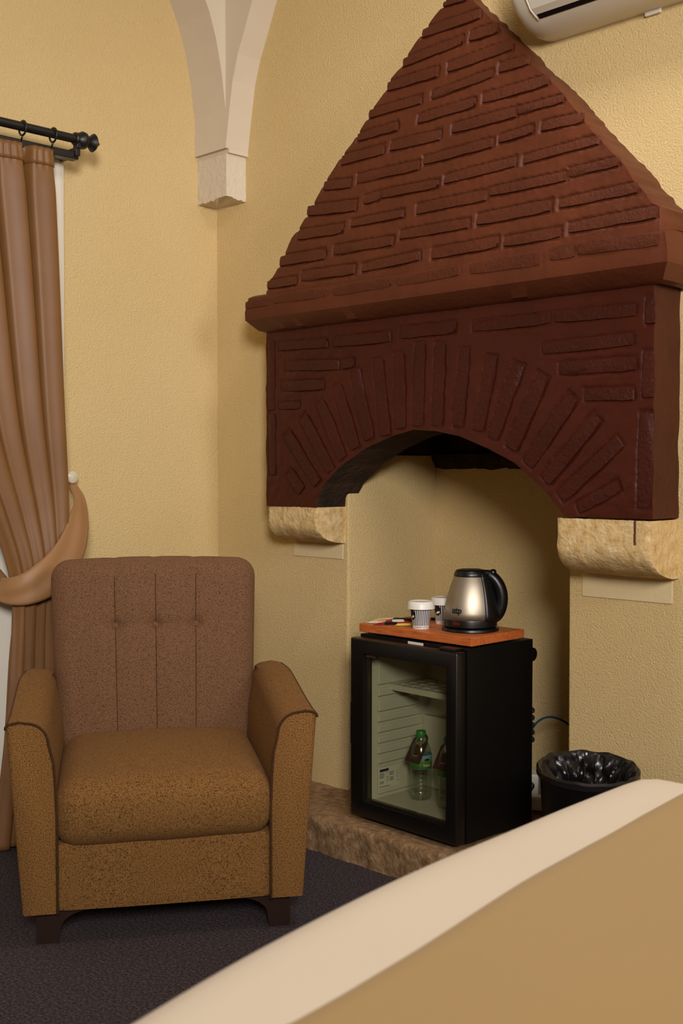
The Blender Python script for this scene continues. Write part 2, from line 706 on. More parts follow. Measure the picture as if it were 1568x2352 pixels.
V = grid(bm, 150, 24, hearth_top)
base = []
rows = [V[0]]
for j in range(1, 9):
    row = []
    for i in range(151):
        p = V[0][i].co
        z = p.z * (1 - j / 8)
        y = p.y - 0.002 + 0.008 * nz((p.x, 3, z), 20) + 0.005 * nz((p.x, 5, z), 70)
        row.append(bm.verts.new((p.x, y, z)))
    rows.append(row)
for a, b in zip(rows, rows[1:]):
    for i in range(150):
        bm.faces.new((a[i], b[i], b[i + 1], a[i + 1]))
obj('step_block', bm, M['hearth'], hearth, True)
bm = bmesh.new()
grid(bm, 80, 40, lambda u, v: (NX0 + 0.001 + (NX1 - NX0 - 0.002) * u, (ND - 0.001) * v, hearth_z(NX0 + (NX1 - NX0) * u, ND * v)))
obj('niche_floor', bm, M['hearth'], wall_back, True)
obj('step_end', boxm(HX1 - 0.004, HX1 + 0.01, HY + 0.004, 0.0, 0, HZ), M['hearth'], hearth)
obj('step_end', boxm(HX0 - 0.01, HX0 + 0.004, HY + 0.004, 0.0, 0, HZ), M['hearth'], hearth)

# ------------------------------------------------------------------ fireplace
fire = thing('fireplace', 'maroon painted brick fireplace hood with arched lintel on stone corbels', 'fireplace', (1.18, 0, 1.0))
FO = Vector((1.18, 0, 1.0))


def fp(bm):
    for v in bm.verts:
        v.co -= FO
    return bm


LX0, LX1, LY, LZ0, LZ1 = 0.472, 1.885, -0.128, 1.0275, 1.60
arch_px = [(727, 1163), (728, 1145), (745, 1110), (790, 1065), (840, 1030), (900, 1001), (950, 987), (1000, 990), (1055, 1002),
           (1120, 1030), (1180, 1062), (1220, 1098), (1260, 1138), (1288, 1175), (1293, 1190)]
arch = [(ony(a, b, LY).x, ony(a, b, LY).z) for a, b in arch_px]
arch[0] = (arch[0][0], LZ0)
arch[-1] = (arch[-1][0], LZ0)
bm = bmesh.new()
# lintel front: strips from the arch/bottom line up to the top, with slightly wavy surface
NXL = 440
cols = []
for i in range(NXL + 1):
    x = LX0 + (LX1 - LX0) * i / NXL
    zz = LZ0
    if arch[0][0] < x < arch[-1][0]:
        zz = interp(arch, x)
    cols.append((x, zz))
# insert exact springing points so that the jambs stay vertical
NV = 150
Vf, Vb = [], []
for x, zz in cols:
    cf, cb = [], []
    for j in range(NV + 1):
        z = zz + (LZ1 - zz) * j / NV
        e = 0.003 * nz((x, 0, z), 9) + 0.0015 * nz((x, 0, z), 40)
        xx = x + (0.004 * nz((0, 0, z), 12) if x in (cols[0][0], cols[-1][0]) else 0)
        cf.append(bm.verts.new((xx, LY + e, z)))
    Vf.append(cf)
    cb = [bm.verts.new((cf[0].co.x, 0.0 + (0.05 if LX0 + 0.2 < x < LX1 - 0.25 else 0), cf[0].co.z)), bm.verts.new((cf[0].co.x, -0.001, LZ1))]
    Vb.append(cb)
for i in range(NXL):
    for j in range(NV):
        bm.faces.new((Vf[i][j], Vf[i + 1][j], Vf[i + 1][j + 1], Vf[i][j + 1]))
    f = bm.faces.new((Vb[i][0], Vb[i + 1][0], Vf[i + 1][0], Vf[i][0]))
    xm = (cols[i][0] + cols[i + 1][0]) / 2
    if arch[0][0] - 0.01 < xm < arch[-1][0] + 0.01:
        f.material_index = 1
for s in (0, NXL):
    for j in range(NV):
        top = LZ1
        a, b = Vf[s][j], Vf[s][j + 1]
        c_ = bm.verts.new((a.co.x, 0.0, a.co.z))
        d_ = bm.verts.new((b.co.x, 0.0, b.co.z))
        bm.faces.new((a, b, d_, c_))
bmesh.ops.recalc_face_normals(bm, faces=bm.faces)
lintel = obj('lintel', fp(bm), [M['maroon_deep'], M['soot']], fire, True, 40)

# cornice
CYF = -0.183
cxl, cxr = ony(563, 720, CYF).x, ony(1532, 600, CYF).x
prof = [(-0.130, 1.594), (-0.150, 1.600), (CYF, 1.634), (CYF - 0.002, 1.660), (CYF + 0.006, 1.706), (CYF + 0.03, 1.716), (0.0, 1.72)]
bm = bmesh.new()
NC = 360
Vc = []
for i in range(NC + 1):
    t = i / NC
    row = []
    for k, (y, z) in enumerate(prof):
        inset = max(0, (y - CYF)) if k < 3 else (0.012 if k > 3 else 0.0)
        x = (cxl + inset * 0.9) + (cxr - cxl - 1.8 * inset) * t
        e = 0.0015 * nz((x, y, z), 14) if k < 6 else 0
        row.append(bm.verts.new((x, min(0, y + e), z + 0.0008 * nz((x, y, z), 11, 4))))
    Vc.append(row)
for i in range(NC):
    for k in range(len(prof) - 1):
        bm.faces.new((Vc[i][k], Vc[i + 1][k], Vc[i + 1][k + 1], Vc[i][k + 1]))
for s in (0, NC):
    row = Vc[s]
    wv = [bm.verts.new((r_.co.x, 0, r_.co.z)) for r_ in row]
    for k in range(len(prof) - 2):
        bm.faces.new((row[k], row[k + 1], wv[k + 1], wv[k]))
bmesh.ops.recalc_face_normals(bm, faces=bm.faces)
cornice = obj('cornice', fp(bm), M['maroon'], fire, True, 30)

# hood: leaning wedge against the wall
HZ0, HY0, HZT, HYT = 1.700, -0.160, 2.55, -0.045
hn = Vector((0, -(HZT - HZ0), (HYT - HY0))).normalized()
hp0 = Vector((0, HY0, HZ0))


def hood_y(z): return HY0 + (z - HZ0) / (HZT - HZ0) * (HYT - HY0)
def onh(px, py): return on_plane(px, py, hp0, hn)


left_px = [(610, 690), (611, 646), (624, 639), (653, 585), (667, 548), (683, 528), (700, 498), (718, 469), (733, 441), (749, 413), (778, 367),
           (805, 333), (821, 308), (841, 275), (856, 247), (883, 212), (893, 185), (918, 156), (933, 130), (954, 97), (1001, 33), (1017, 15), (1023, 0), (1040, -35)]
right_px = [(1518, 530), (1516, 500), (1514, 472), (1497, 465), (1484, 443), (1459, 418), (1436, 379), (1404, 347), (1357, 296), (1328, 258), (1307, 232),
            (1276, 194), (1248, 168), (1220, 145), (1197, 112), (1169, 87), (1155, 71), (1133, 48), (1086, 0), (1060, -35)]
LE = sorted((onh(a, b).z, onh(a, b).x) for a, b in left_px)
RE = sorted((onh(a, b).z, onh(a, b).x) for a, b in right_px)
ztop = min(LE[-1][0], RE[-1][0])
bm = bmesh.new()
NR, NCc = 280, 380
Vh = []
for j in range(NR + 1):
    z = HZ0 + (ztop - HZ0) * j / NR
    xa, xb = interp(LE, z), interp(RE, z)
    yb = hood_y(z)
    row = []
    for i in range(NCc + 1):
        t = i / NCc
        x = xa + (xb - xa) * t
        e = 0.0028 * nz((x, 0, z), 10) + 0.0014 * nz((x, 0, z), 45)
        if i in (0, NCc):
            x += 0.003 * nz((0, x, z), 40)
            e += 0.006
        row.append(bm.verts.new((x, yb + e, z)))
    sl = [bm.verts.new((row[0].co.x, yb * 0.5 + 0.002 * nz((1, 0, z), 40), z)), bm.verts.new((row[0].co.x, 0.0, z))]
    sr = [bm.verts.new((row[-1].co.x + 0.004 * nz((2, 0, z), 40), yb * 0.5, z)), bm.verts.new((row[-1].co.x + 0.006 * nz((4, 0, z), 60), 0.0, z))]
    Vh.append(sl[::-1] + row + sr)
for a, b in zip(Vh, Vh[1:]):
    for i in range(len(a) - 1):
        bm.faces.new((a[i], a[i + 1], b[i + 1], b[i]))
bm.faces.new(Vh[-1])
bmesh.ops.recalc_face_normals(bm, faces=bm.faces)
hood = obj('hood', fp(bm), M['maroon'], fire, True, 45)

# bricks ------------------------------------------------------------
brick_meshes = []
for s in range(7):
    rnd = random.Random(100 + s)
    bm = bmesh.new()
    nx, nz_ = 5, 2
    G = []
    for j in range(nz_ + 1):
        row = []
        for i in range(nx + 1):
            x, z = i / nx - 0.5, j / nz_ - 0.5
            edge = i in (0, nx) or j in (0, nz_)
            corner = i in (0, nx) and j in (0, nz_)
            x = max(-0.485, min(0.485, x)) * (0.985 if corner else 1.0)
            z = z * 0.93 * (0.86 if corner else 1.0) + (rnd.uniform(-0.04, 0.04) if edge else 0)
            if not edge:
                x += rnd.uniform(-0.03, 0.03)
            y = -1.0 + rnd.uniform(-0.12, 0.12) + (0.14 if edge else 0.0)
            row.append(bm.verts.new((x, y, z)))
        G.append(row)
    for j in range(nz_):
        for i in range(nx):
            bm.faces.new((G[j][i], G[j][i + 1], G[j + 1][i + 1], G[j + 1][i]))
    loop = G[0][:] + [G[j][nx] for j in range(1, nz_ + 1)] + G[nz_][::-1][1:] + [G[j][0] for j in range(nz_ - 1, 0, -1)]
    back = [bm.verts.new((v.co.x * 1.01, 0, v.co.z * 1.03)) for v in loop]
    n = len(loop)
    for i in range(n):
        bm.faces.new((loop[i], back[i], back[(i + 1) % n], loop[(i + 1) % n]))
    bmesh.ops.recalc_face_normals(bm, faces=bm.faces)
    me = bpy.data.meshes.new('brick')
    bm.to_mesh(me)
    bm.free()
    for p in me.polygons:
        p.use_smooth = True
    me.set_sharp_from_angle(angle=math.radians(58))
    me.materials.append(M['maroon_brick'])
    brick_meshes.append(me)
bcount = 0
foot = {}


def place_brick(parent, c, ex, n, L, T, proud=0.0035):
    global bcount
    ex = ex.normalized()
    n = n.normalized()
    ez = ex.cross(-n) if False else n.cross(ex)
    if ez.z < 0 and abs(ez.z) > 0.02:
        ez = -ez
    ey = -n                         # local -y is outward
    ez = ex.cross(ey)
    d = proud + 0.006
    foot.setdefault(parent.name, []).append((c.copy(), ex.copy(), ez.copy(), L, T))
    o = bpy.data.objects.new('brick', brick_meshes[bcount % 7])
    bcount += 1
    C.objects.link(o)
    R = Matrix((ex, ey, ez)).transposed().to_4x4()
    o.parent = parent
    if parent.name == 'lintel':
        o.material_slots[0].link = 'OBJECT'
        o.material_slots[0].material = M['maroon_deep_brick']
    o.matrix_local = Matrix.Translation(c - FO - n * 0.006) @ R @ Matrix.Diagonal((L, d, T, 1))
    return o


CR_ = {'A': (800, 0, 400 / 1568), 'B': (1100, 0, 400 / 1568), 'C': (680, 260, 400 / 1568), 'D': (1060, 220, 500 / 1568),
       'E': (560, 480, 400 / 1568), 'F': (930, 440, 400 / 1568), 'G': (1268, 440, 300 / 1568),
       'H': (590, 720, 400 / 1568), 'I': (880, 700, 360 / 1568), 'J': (1160, 660, 408 / 1568), 'P': (0, 0, 1.0)}


def cpx(c, x, y):
    ox, oy, s = CR_[c]
    return ox + x * s, oy + y * s


def course_brick(parent, c, p0, n, xl, yl0, yl1, xr, yr0, yr1, proud=0.0035):
    q = [on_plane(*cpx(c, a, b), p0, n) for a, b in ((xl, yl0), (xl, yl1), (xr, yr0), (xr, yr1))]
    ml, mr = (q[0] + q[1]) / 2, (q[2] + q[3]) / 2
    T = ((q[0] - q[1]).length + (q[2] - q[3]).length) / 2
    place_brick(parent, (ml + mr) / 2, mr - ml, Vector(n), (mr - ml).length, T, proud)


hood_bricks = [
    ('A', 852, 22, 62, 1060, -45, 2), ('A', 660, 265, 345, 1190, 65, 165), ('A', 485, 530, 605, 1030, 305, 400), ('A', 1090, 275, 380, 1350, 195, 290),
    ('A', 345, 740, 828, 805, 590, 690), ('A', 890, 560, 665, 1480, 350, 440), ('A', 745, 820, 900, 1300, 620, 690), ('A', 180, 990, 1072, 655, 850, 930),
    ('B', 180, 570, 660, 450, 485, 575), ('A', 620, 1030, 1115, 1140, 870, 965), ('B', 30, 830, 950, 630, 675, 755), ('C', 550, 180, 262, 910, 75, 150),
    ('A', 930, 1120, 1205, 1515, 950, 1055), ('B', 345, 960, 1035, 760, 845, 920), ('C', 405, 390, 465, 790, 265, 375), ('C', 845, 250, 350, 1300, 145, 235),
    ('D', 570, 180, 260, 880, 118, 188), ('D', 265, 280, 345, 510, 205, 270), ('P', 971, 360, 380, 1132, 314, 338), ('C', 250, 610, 700, 490, 590, 665),
    ('C', 545, 545, 640, 1110, 425, 505), ('D', 440, 430, 495, 990, 275, 345), ('P', 1019, 403, 423, 1184, 357, 383), ('C', 760, 690, 770, 1280, 590, 670),
    ('C', 610, 740, 825, 755, 695, 780), ('C', 95, 830, 930, 540, 775, 880), ('D', 195, 660, 730, 760, 540, 610), ('D', 770, 520, 590, 1130, 435, 505),
    ('F', 100, 110, 215, 735, -20, 75), ('C', 490, 960, 1030, 965, 860, 935), ('C', 10, 1050, 1145, 420, 990, 1080), ('D', 105, 850, 940, 645, 740, 835),
    ('D', 695, 740, 820, 1270, 620, 695), ('P', 917, 530, 551, 1077, 500, 524), ('E', 805, 330, 415, 1340, 235, 330), ('E', 320, 425, 520, 730, 350, 450),
    ('P', 830, 605, 627, 964, 575, 597), ('F', 235, 505, 615, 840, 400, 500), ('F', 885, 410, 500, 1400, 310, 420), ('D', 765, 910, 1000, 1410, 790, 875),
    ('E', 210, 650, 720, 470, 600, 685), ('E', 515, 560, 655, 1000, 490, 585)]
for b in hood_bricks:
    course_brick(hood, b[0], hp0, hn, *b[1:])
cor_n, cor_p = Vector((0, -1, 0)), Vector((0, CYF - 0.0, 0))
for b in [('E', 14, 835, 905, 225, 795, 870), ('E', 270, 780, 860, 760, 710, 790), ('E', 800, 705, 790, 1330, 620, 700), ('P', 912, 638, 657, 1057, 606, 636),
          ('F', 580, 640, 755, 1225, 540, 665), ('G', -25, 665, 840, 270, 612, 785), ('G', 290, 610, 780, 1290, 492, 645)]:
    course_brick(cornice, b[0], cor_p, cor_n, *b[1:], 0.0035)
lin_n, lin_p = Vector((0, -1, 0)), Vector((0, LY, 0))
for b in [('H', 195, 260, 335, 635, 215, 310), ('H', 685, 220, 300, 1205, 145, 265), ('I', 165, 215, 350, 720, 160, 280), ('P', 1084, 739, 762, 1265, 714, 747),
          ('J', 430, 220, 310, 1155, 130, 265), ('J', 325, 490, 600, 1130, 400, 510), ('J', 475, 660, 785, 1160, 600, 735), ('J', 700, 890, 1005, 1135, 870, 1000),
          ('H', 255, 430, 520, 740, 410, 510), ('H', 755, 420, 500, 870, 390, 490), ('H', 225, 610, 705, 605, 590, 690), ('H', 200, 800, 865, 385, 790, 860)]:
    course_brick(lintel, b[0], lin_p, lin_n, *b[1:])


def rod_brick(c, x0, y0, x1, y1, wpx):
    a, b = on_plane(*cpx(c, x0, y0), lin_p, lin_n), on_plane(*cpx(c, x1, y1), lin_p, lin_n)
    # thickness: pixel width at the upper end measured square to the brick
    dx, dy = x1 - x0, y1 - y0
    l_ = math.hypot(dx, dy)
    px_, py_ = -dy / l_ * wpx / 2, dx / l_ * wpx / 2
    e0 = on_plane(*cpx(c, x0 + px_, y0 + py_), lin_p, lin_n)
    e1 = on_plane(*cpx(c, x0 - px_, y0 - py_), lin_p, lin_n)
    perp = (e1 - e0)
    ex = (b - a).normalized()
    T = (perp - ex * perp.dot(ex)).length
    place_brick(lintel, (a + b) / 2, b - a, lin_n, (b - a).length, T, 0.003)


for q in [('H', 285, 1430, 400, 1600, 85), ('H', 262, 1080, 545, 1540, 90), ('H', 410, 930, 665, 1420, 90), ('H', 560, 790, 770, 1315, 92),
          ('H', 715, 640, 885, 1225, 90), ('H', 880, 505, 1010, 1145, 95), ('H', 1085, 405, 1150, 1110, 92), ('H', 1272, 350, 1290, 1045, 92),
          ('I', 365, 380, 345, 1225, 105), ('I', 565, 380, 535, 1220, 110), ('I', 815, 430, 745, 1230, 105), ('I', 1085, 505, 945, 1270, 118),
          ('I', 1355, 580, 1090, 1350, 125), ('J', 340, 770, 45, 1430, 125), ('J', 600, 955, 195, 1570, 125), ('J', 815, 1140, 350, 1715, 125),
          ('J', 1020, 1350, 480, 1860, 130), ('J', 1010, 1745, 640, 1955, 115),
          ('J', 1270, 560, 1262, 975, 115), ('J', 1245, 1095, 1225, 1960, 130), ('J', 1285, 80, 1280, 320, 95),
          ('H', 122, 230, 128, 880, 60), ('H', 130, 900, 140, 1460, 56)]:
    rod_brick(*q)


# raked joints: press a narrow groove round every brick into the masonry behind it
def rake(o, n, depth=0.0060, wdt=0.0040):
    me = o.data
    N_ = len(me.vertices)
    co_ = np.empty(N_ * 3, dtype=np.float64)
    me.vertices.foreach_get('co', co_)
    co_ = co_.reshape(-1, 3)
    P = co_ + np.array(FO)
    nn = np.array(n)
    wob = np.sin(P[:, 0] * 260 + 3 * np.sin(P[:, 2] * 190)) * 0.0009 + np.sin(P[:, 0] * 90 - P[:, 2] * 140) * 0.0009
    push = np.zeros(N_)
    for c, ex, ez, L, T in foot.get(o.name, []):
        R = P - np.array(c)
        near = np.abs(R @ nn) < 0.02
        a = np.abs(R @ np.array(ex)) - L / 2
        b = np.abs(R @ np.array(ez)) - T * 0.46
        dd = np.maximum(a, b)
        dd = np.where((a > 0) & (b > 0), np.hypot(a, b), dd) + wob
        g = depth * np.exp(-((dd - 0.0012) / wdt) ** 2)
        g = np.where((dd < 0.0012) & (dd > -0.02), depth, g) * near
        push = np.maximum(push, g)
    co_ -= push[:, None] * nn
    me.vertices.foreach_set('co', co_.ravel())
    me.update()


rake(hood, hn)
rake(lintel, lin_n, 0.0034)
rake(cornice, cor_n, 0.003)

# corbels -----------------------------------------------------------
def corbel(x0, x1, ztop_, h, yfront, seed):
    bm = bmesh.new()
    prof = []
    K = 16
    straight = h * 0.5
    for k in range(K + 1):
        t = k / K
        if t < 0.45:
            prof.append((yfront, ztop_ - straight * t / 0.45))
        else:
            a = (t - 0.45) / 0.55 * PI / 2
            prof.append((yfront * (1 - 0.92 * (1 - math.cos(a))), ztop_ - straight - (h - straight) * math.sin(a)))
    prof.append((0.0, ztop_ - h * 1.0))
    NXc = 34
    rows = []
    for i in range(NXc + 1):
        x = x0 + (x1 - x0) * i / NXc
        row = []
        for y, z in prof:
            p = Vector((x, y, z))
            s = 0.003 * nz(p, 12, seed) + 0.002 * nz(p, 60, seed) - 0.010 * max(0, nz(p, 34, seed + 3) - 0.42)
            rx = 0.003 * nz(p, 30, seed + 9) if i in (0, NXc) else 0
            shrink = 0.004 if i in (0, NXc) else 0
            row.append(bm.verts.new((x + rx, min(0, y + s + shrink), z + s * 0.5)))
        rows.append(row)
    for a, b in zip(rows, rows[1:]):
        for k in range(len(prof) - 1):
            bm.faces.new((a[k], b[k], b[k + 1], a[k + 1]))
    for i in (0, NXc):
        r_ = rows[i]
        wv = [bm.verts.new((v.co.x, 0.0, v.co.z)) for v in r_]
        for k in range(len(r_) - 1):
            bm.faces.new((r_[k], r_[k + 1], wv[k + 1], wv[k]))
    bmesh.ops.recalc_face_normals(bm, faces=bm.faces)
    return obj('corbel', fp(bm), M['corbel'], fire, True, 50)


c1 = corbel(LX0 + 0.004, 0.712, LZ0 + 0.001, 0.118, LY, 1.0)
c2 = corbel(ony(1284, 1230, LY).x, LX1 + 0.002, LZ0 - 0.004, 0.150, LY - 0.012, 5.0)
tag(c1, 'smooth yellow stone corbel')
tag(c2, 'pitted pale stone corbel')
for a, b in (((676, 1238), (789, 1285)), ((1338, 1318), (1545, 1388))):
    p, q = ony(*a, 0), ony(*b, 0)
    obj('plaster_pad', fp(boxm(p.x, q.x, -0.0035, 0.0, q.z, p.z + 0.01, 0.002)), M['wall_smooth'], fire)

dr0, dr1 = ony(1456, 1196, LY - 0.013), ony(1462, 1252, LY - 0.013)
bm = bmesh.new()
grid(bm, 4, 20, lambda u, v: (dr0.x + (dr1.x - dr0.x) * 0.8 * u + 0.003 * nz((0, 0, v), 9), LY - 0.0145 - 0.002 * math.sin(PI * u),
                              dr0.z + (dr1.z - dr0.z) * v))
obj('paint_drip', fp(bm), M['maroon'], c2, True)

# ------------------------------------------------------------------ air conditioner
ac = thing('air_conditioner', 'white wall-mounted air conditioner beside the hood tip', 'air conditioner')
acx = ony(1257, 98, 0).x
acz = ony(1257, 98, 0).z - 0.004
AP = [(0.0, 0.0), (-0.05, -0.004), (-0.105, 0.008), (-0.155, 0.035), (-0.188, 0.075), (-0.205, 0.13), (-0.21, 0.20), (-0.20, 0.262), (-0.185, 0.275), (0.0, 0.28)]
ACW = 0.80
bm = bmesh.new()
rows = []
xs = [0, 0.008, 0.025, 0.06, 0.15, 0.4, 0.65, 0.74, 0.775, 0.792, 0.80]
for x in xs:
    e = min(x, ACW - x)
    k = 1 - 0.10 * max(0, 1 - e / 0.03) ** 2
    rows.append([bm.verts.new((acx + x, y * k, acz + 0.14 + (z - 0.14) * (0.5 + 0.5 * k))) for y, z in AP])
for a, b in zip(rows, rows[1:]):
    for k in range(len(AP) - 1):
        bm.faces.new((a[k], a[k + 1], b[k + 1], b[k]))
bm.faces.new(rows[0])
bm.faces.new(rows[-1][::-1])
bmesh.ops.recalc_face_normals(bm, faces=bm.faces)
obj('casing', bm, M['ac_white'], ac, True, 30)
# louver slot and flap
bm = bmesh.new()
prism(bm, [(-0.124, 0.0165), (-0.138, 0.024), (-0.134, 0.030), (-0.120, 0.022)], 'x', acx + 0.062, acx + 0.735)
for v in bm.verts:
    v.co.z += acz
obj('louver_slot', bm, M['black_matte'], ac)
bm = bmesh.new()
fl_ = [(-0.137, 0.0235), (-0.157, 0.0335), (-0.191, 0.0735), (-0.2085, 0.129), (-0.2135, 0.20), (-0.206, 0.25)]
prism(bm, fl_ + [(y + 0.008, z + 0.003) for y, z in fl_[::-1]], 'x', acx + 0.060, acx + 0.738)
for v in bm.verts:
    v.co.z += acz
obj('front_flap', bm, M['ac_white'], ac)
for xx in (acx + 0.056, acx + 0.742):
    bm = bmesh.new()
    tube(bm, [(xx, y - 0.0005, z + acz) for y, z in [(-0.120, 0.016)] + fl_], 0.0028, 8)
    obj('flap_rim', bm, M['ac_white'], ac, True)
obj('release_tab', boxm(acx + 0.30, acx + 0.345, -0.012, -0.001, acz - 0.012, acz + 0.002, 0.003), M['ac_white'], ac)

# ------------------------------------------------------------------ curtain rod, curtains
RODX = WX + 0.135
tip = onx(228, 331, RODX)
rodz = onx(168, 318, RODX).z
ry = onx(170, 318, RODX).y
rod = thing('curtain_rod', 'black curtain rod with turned finial above the bronze curtain', 'curtain rod')
bm = bmesh.new()
tube(bm, [(RODX, ry, rodz), (RODX, -2.7, rodz)], 0.0135, 16)
obj('pole', bm, M['rod'], rod, True, 40)
bm = bmesh.new()
FL = tip.y - ry
fp_prof = [(0.0135, -0.004), (0.019, 0.0), (0.021, 0.06), (0.017, 0.12), (0.022, 0.18), (0.0275, 0.30), (0.0255, 0.42), (0.017, 0.52), (0.012, 0.56),
           (0.018, 0.60), (0.022, 0.66), (0.0285, 0.74), (0.0245, 0.80), (0.012, 0.84), (0.009, 0.92), (0.003, 1.0)]
lathe(bm, [(r, h * FL) for r, h in fp_prof], 24, (RODX, ry, rodz), 'y', None, True, True)
bmesh.ops.recalc_face_normals(bm, faces=bm.faces)
obj('finial', bm, M['rod'], rod, True, 50)
trz = rodz - 0.047
obj('track', boxm(RODX - 0.045, RODX - 0.008, -2.7, ry + 0.022, trz - 0.012, trz + 0.012, 0.003), M['rod'], rod)
for by in (ry + 0.015, -1.7):
    bm = bmesh.new()
    box(bm, WX, RODX + 0.006, by - 0.012, by + 0.004, trz - 0.004, trz + 0.022, 0.002)
    box(bm, RODX - 0.012, RODX + 0.012, by - 0.012, by + 0.004, trz + 0.018, rodz, 0.002)
    lathe(bm, [(0.0, 0.0), (0.026, 0.0), (0.026, 0.010), (0.0, 0.012)], 16, (WX, by - 0.004, trz - 0.035), 'x')
    box(bm, WX, WX + 0.010, by - 0.022, by + 0.014, trz - 0.035, trz + 0.02, 0.002)
    bmesh.ops.recalc_face_normals(bm, faces=bm.faces)
    obj('bracket', bm, M['rod'], rod)
ring_ys = [onx(122, 310, RODX).y, onx(52, 295, RODX).y, onx(-30, 280, RODX).y, onx(-120, 260, RODX).y]
for k, yy in enumerate(ring_ys):
    bm = bmesh.new()
    tube(bm, [(RODX + 0.021 * math.cos(a), yy, rodz - 0.004 + 0.021 * math.sin(a)) for a in [2 * PI * i / 20 for i in range(20)]], 0.0032, 6, True)
    tube(bm, [(RODX, yy, rodz - 0.024), (RODX - 0.010, yy, rodz - 0.040)], 0.003, 6)
    obj('ring', bm, M['rod'], rod, True)

CTZ = onx(60, 336, WX + 0.14).z
Rb = [(0.0, -0.66), (0.4, -0.70), (0.70, -0.725), (0.85, -0.715), (1.05, -0.700), (1.4, -0.706), (1.8, -0.716), (CTZ, -0.726)]
Lb = [(0.0, -0.97), (0.4, -0.915), (0.72, -0.895), (0.85, -0.91), (1.0, -0.96), (1.3, -1.08), (1.8, -1.18), (CTZ, -1.24)]


def herm(pts, t):
    n = len(pts)
    if t <= pts[0][0]: return pts[0][1]
    if t >= pts[-1][0]: return pts[-1][1]
    for i in range(n - 1):
        if t <= pts[i + 1][0]:
            break

    def slope(k):
        a, b = max(0, k - 1), min(n - 1, k + 1)
        return (pts[b][1] - pts[a][1]) / (pts[b][0] - pts[a][0])
    h = pts[i + 1][0] - pts[i][0]
    f = (t - pts[i][0]) / h
    return ((2 * f ** 3 - 3 * f * f + 1) * pts[i][1] + (f ** 3 - 2 * f * f + f) * h * slope(i)
            + (-2 * f ** 3 + 3 * f * f) * pts[i + 1][1] + (f ** 3 - f * f) * h * slope(i + 1))


def curtain_pt(u, v):
    z = 0.012 + (CTZ - 0.012) * v
    r_, l_ = herm(Rb, z), herm(Lb, z)
    y = r_ + (l_ - r_) * u
    tie = math.exp(-((z - 0.82) / 0.17) ** 2)
    top = max(0.0, min(1.0, (CTZ - z) / 0.12))
    ph = (u - 0.225) / 0.205
    d = ph - round(ph)
    val = math.exp(-(abs(d) / 0.15) ** 3)
    dep = (0.030 + 0.055 * top) * (1 - 0.45 * tie)
    x = WX + 0.142 - dep * val + 0.006 * math.sin(u * 9) + 0.025 * tie * math.sin(PI * u) + 0.006 * math.cos(2 * PI * (d - 0.28)) * top
    y += 0.011 * math.sin(2 * PI * d) * math.exp(-(d / 0.30) ** 2) * top * (1 - 0.5 * tie)
    if u < 0.03:
        x -= 0.012 * (1 - u / 0.03)
    if z > CTZ - 0.05:
        x += 0.003 * math.sin(u * 150)
    return Vector((x, y, z))


cur = thing('curtain', 'bronze satin curtain gathered by a cloth tie-back behind the armchair', 'curtain')
bm = bmesh.new()
grid(bm, 140, 150, curtain_pt)
co = obj('drape', bm, M['satin'], cur, True)
sm = co.modifiers.new('thick', 'SOLIDIFY')
sm.thickness = 0.003
bm = bmesh.new()
grid(bm, 140, 4, lambda u, v: curtain_pt(u, 1 - 0.022 + 0.024 * v) + Vector((0.003, 0, 0.0)))
ho = obj('heading_hem', bm, M['satin'], cur, True)
sm = ho.modifiers.new('thick', 'SOLIDIFY')
sm.thickness = 0.004
knob_w = onx(166, 1096, WX + 0.05)
path = [(0.03, knob_w.y + 0.005, knob_w.z - 0.015), (0.085, -0.632, 1.055), (0.140, -0.667, 0.995), (0.175, -0.710, 0.925), (0.195, -0.765, 0.862), (0.197, -0.83, 0.815),
        (0.178, -0.885, 0.79), (0.140, -0.922, 0.787), (0.085, -0.925, 0.80), (0.065, -0.88, 0.82)]
path = [(WX + a, b, c) for a, b, c in path]
wid = [0.008, 0.020, 0.034, 0.046, 0.054, 0.054, 0.046, 0.038, 0.03, 0.03]


def cr_pt(P, t):
    n = len(P) - 1
    i = min(int(t * n), n - 1)
    f = t * n - i
    p = [Vector(P[max(0, min(n, i + k))]) for k in (-1, 0, 1, 2)]
    return 0.5 * ((2 * p[1]) + (p[2] - p[0]) * f + (2 * p[0] - 5 * p[1] + 4 * p[2] - p[3]) * f * f + (3 * p[1] - p[0] - 3 * p[2] + p[3]) * f ** 3)


def band(u, v):
    p = cr_pt(path, u)
    t = (cr_pt(path, min(1, u + 0.01)) - cr_pt(path, max(0, u - 0.01))).normalized()
    out = Vector((1, -0.3, 0)).normalized()
    up = t.cross(out)
    up = (up + Vector((0, 0, 0.25))).normalized()
    wd = interp([(k / 9, w_) for k, w_ in enumerate(wid)], u)
    s = (v - 0.5) * 2
    return p + up * wd * s + out * (0.005 * (1 - s * s)) + out * 0.002 * math.sin(s * 5 + u * 9)


bm = bmesh.new()
grid(bm, 60, 12, band)
to = obj('tie_back', bm, M['tie'], cur, True)
sm = to.modifiers.new('thick', 'SOLIDIFY')
sm.thickness = 0.003
hb = thing('curtain_holdback', 'small pale round curtain holdback knob on the wall', 'holdback', (WX, knob_w.y, knob_w.z))
bm = bmesh.new()
lathe(bm, [(0.0, 0.0), (0.012, 0.0), (0.012, 0.004), (0.005, 0.006), (0.005, 0.045), (0.0, 0.045)], 16, (0, 0, 0), 'x')
obj('stem', bm, M['steel_strip'], hb, True, 40)
bm = bmesh.new()
lathe(bm, [(0.0, 0.040), (0.016, 0.042), (0.021, 0.047), (0.019, 0.054), (0.010, 0.058), (0.0, 0.059)], 24, (0, 0, 0), 'x')
obj('disc', bm, M['knob'], hb, True, 50)

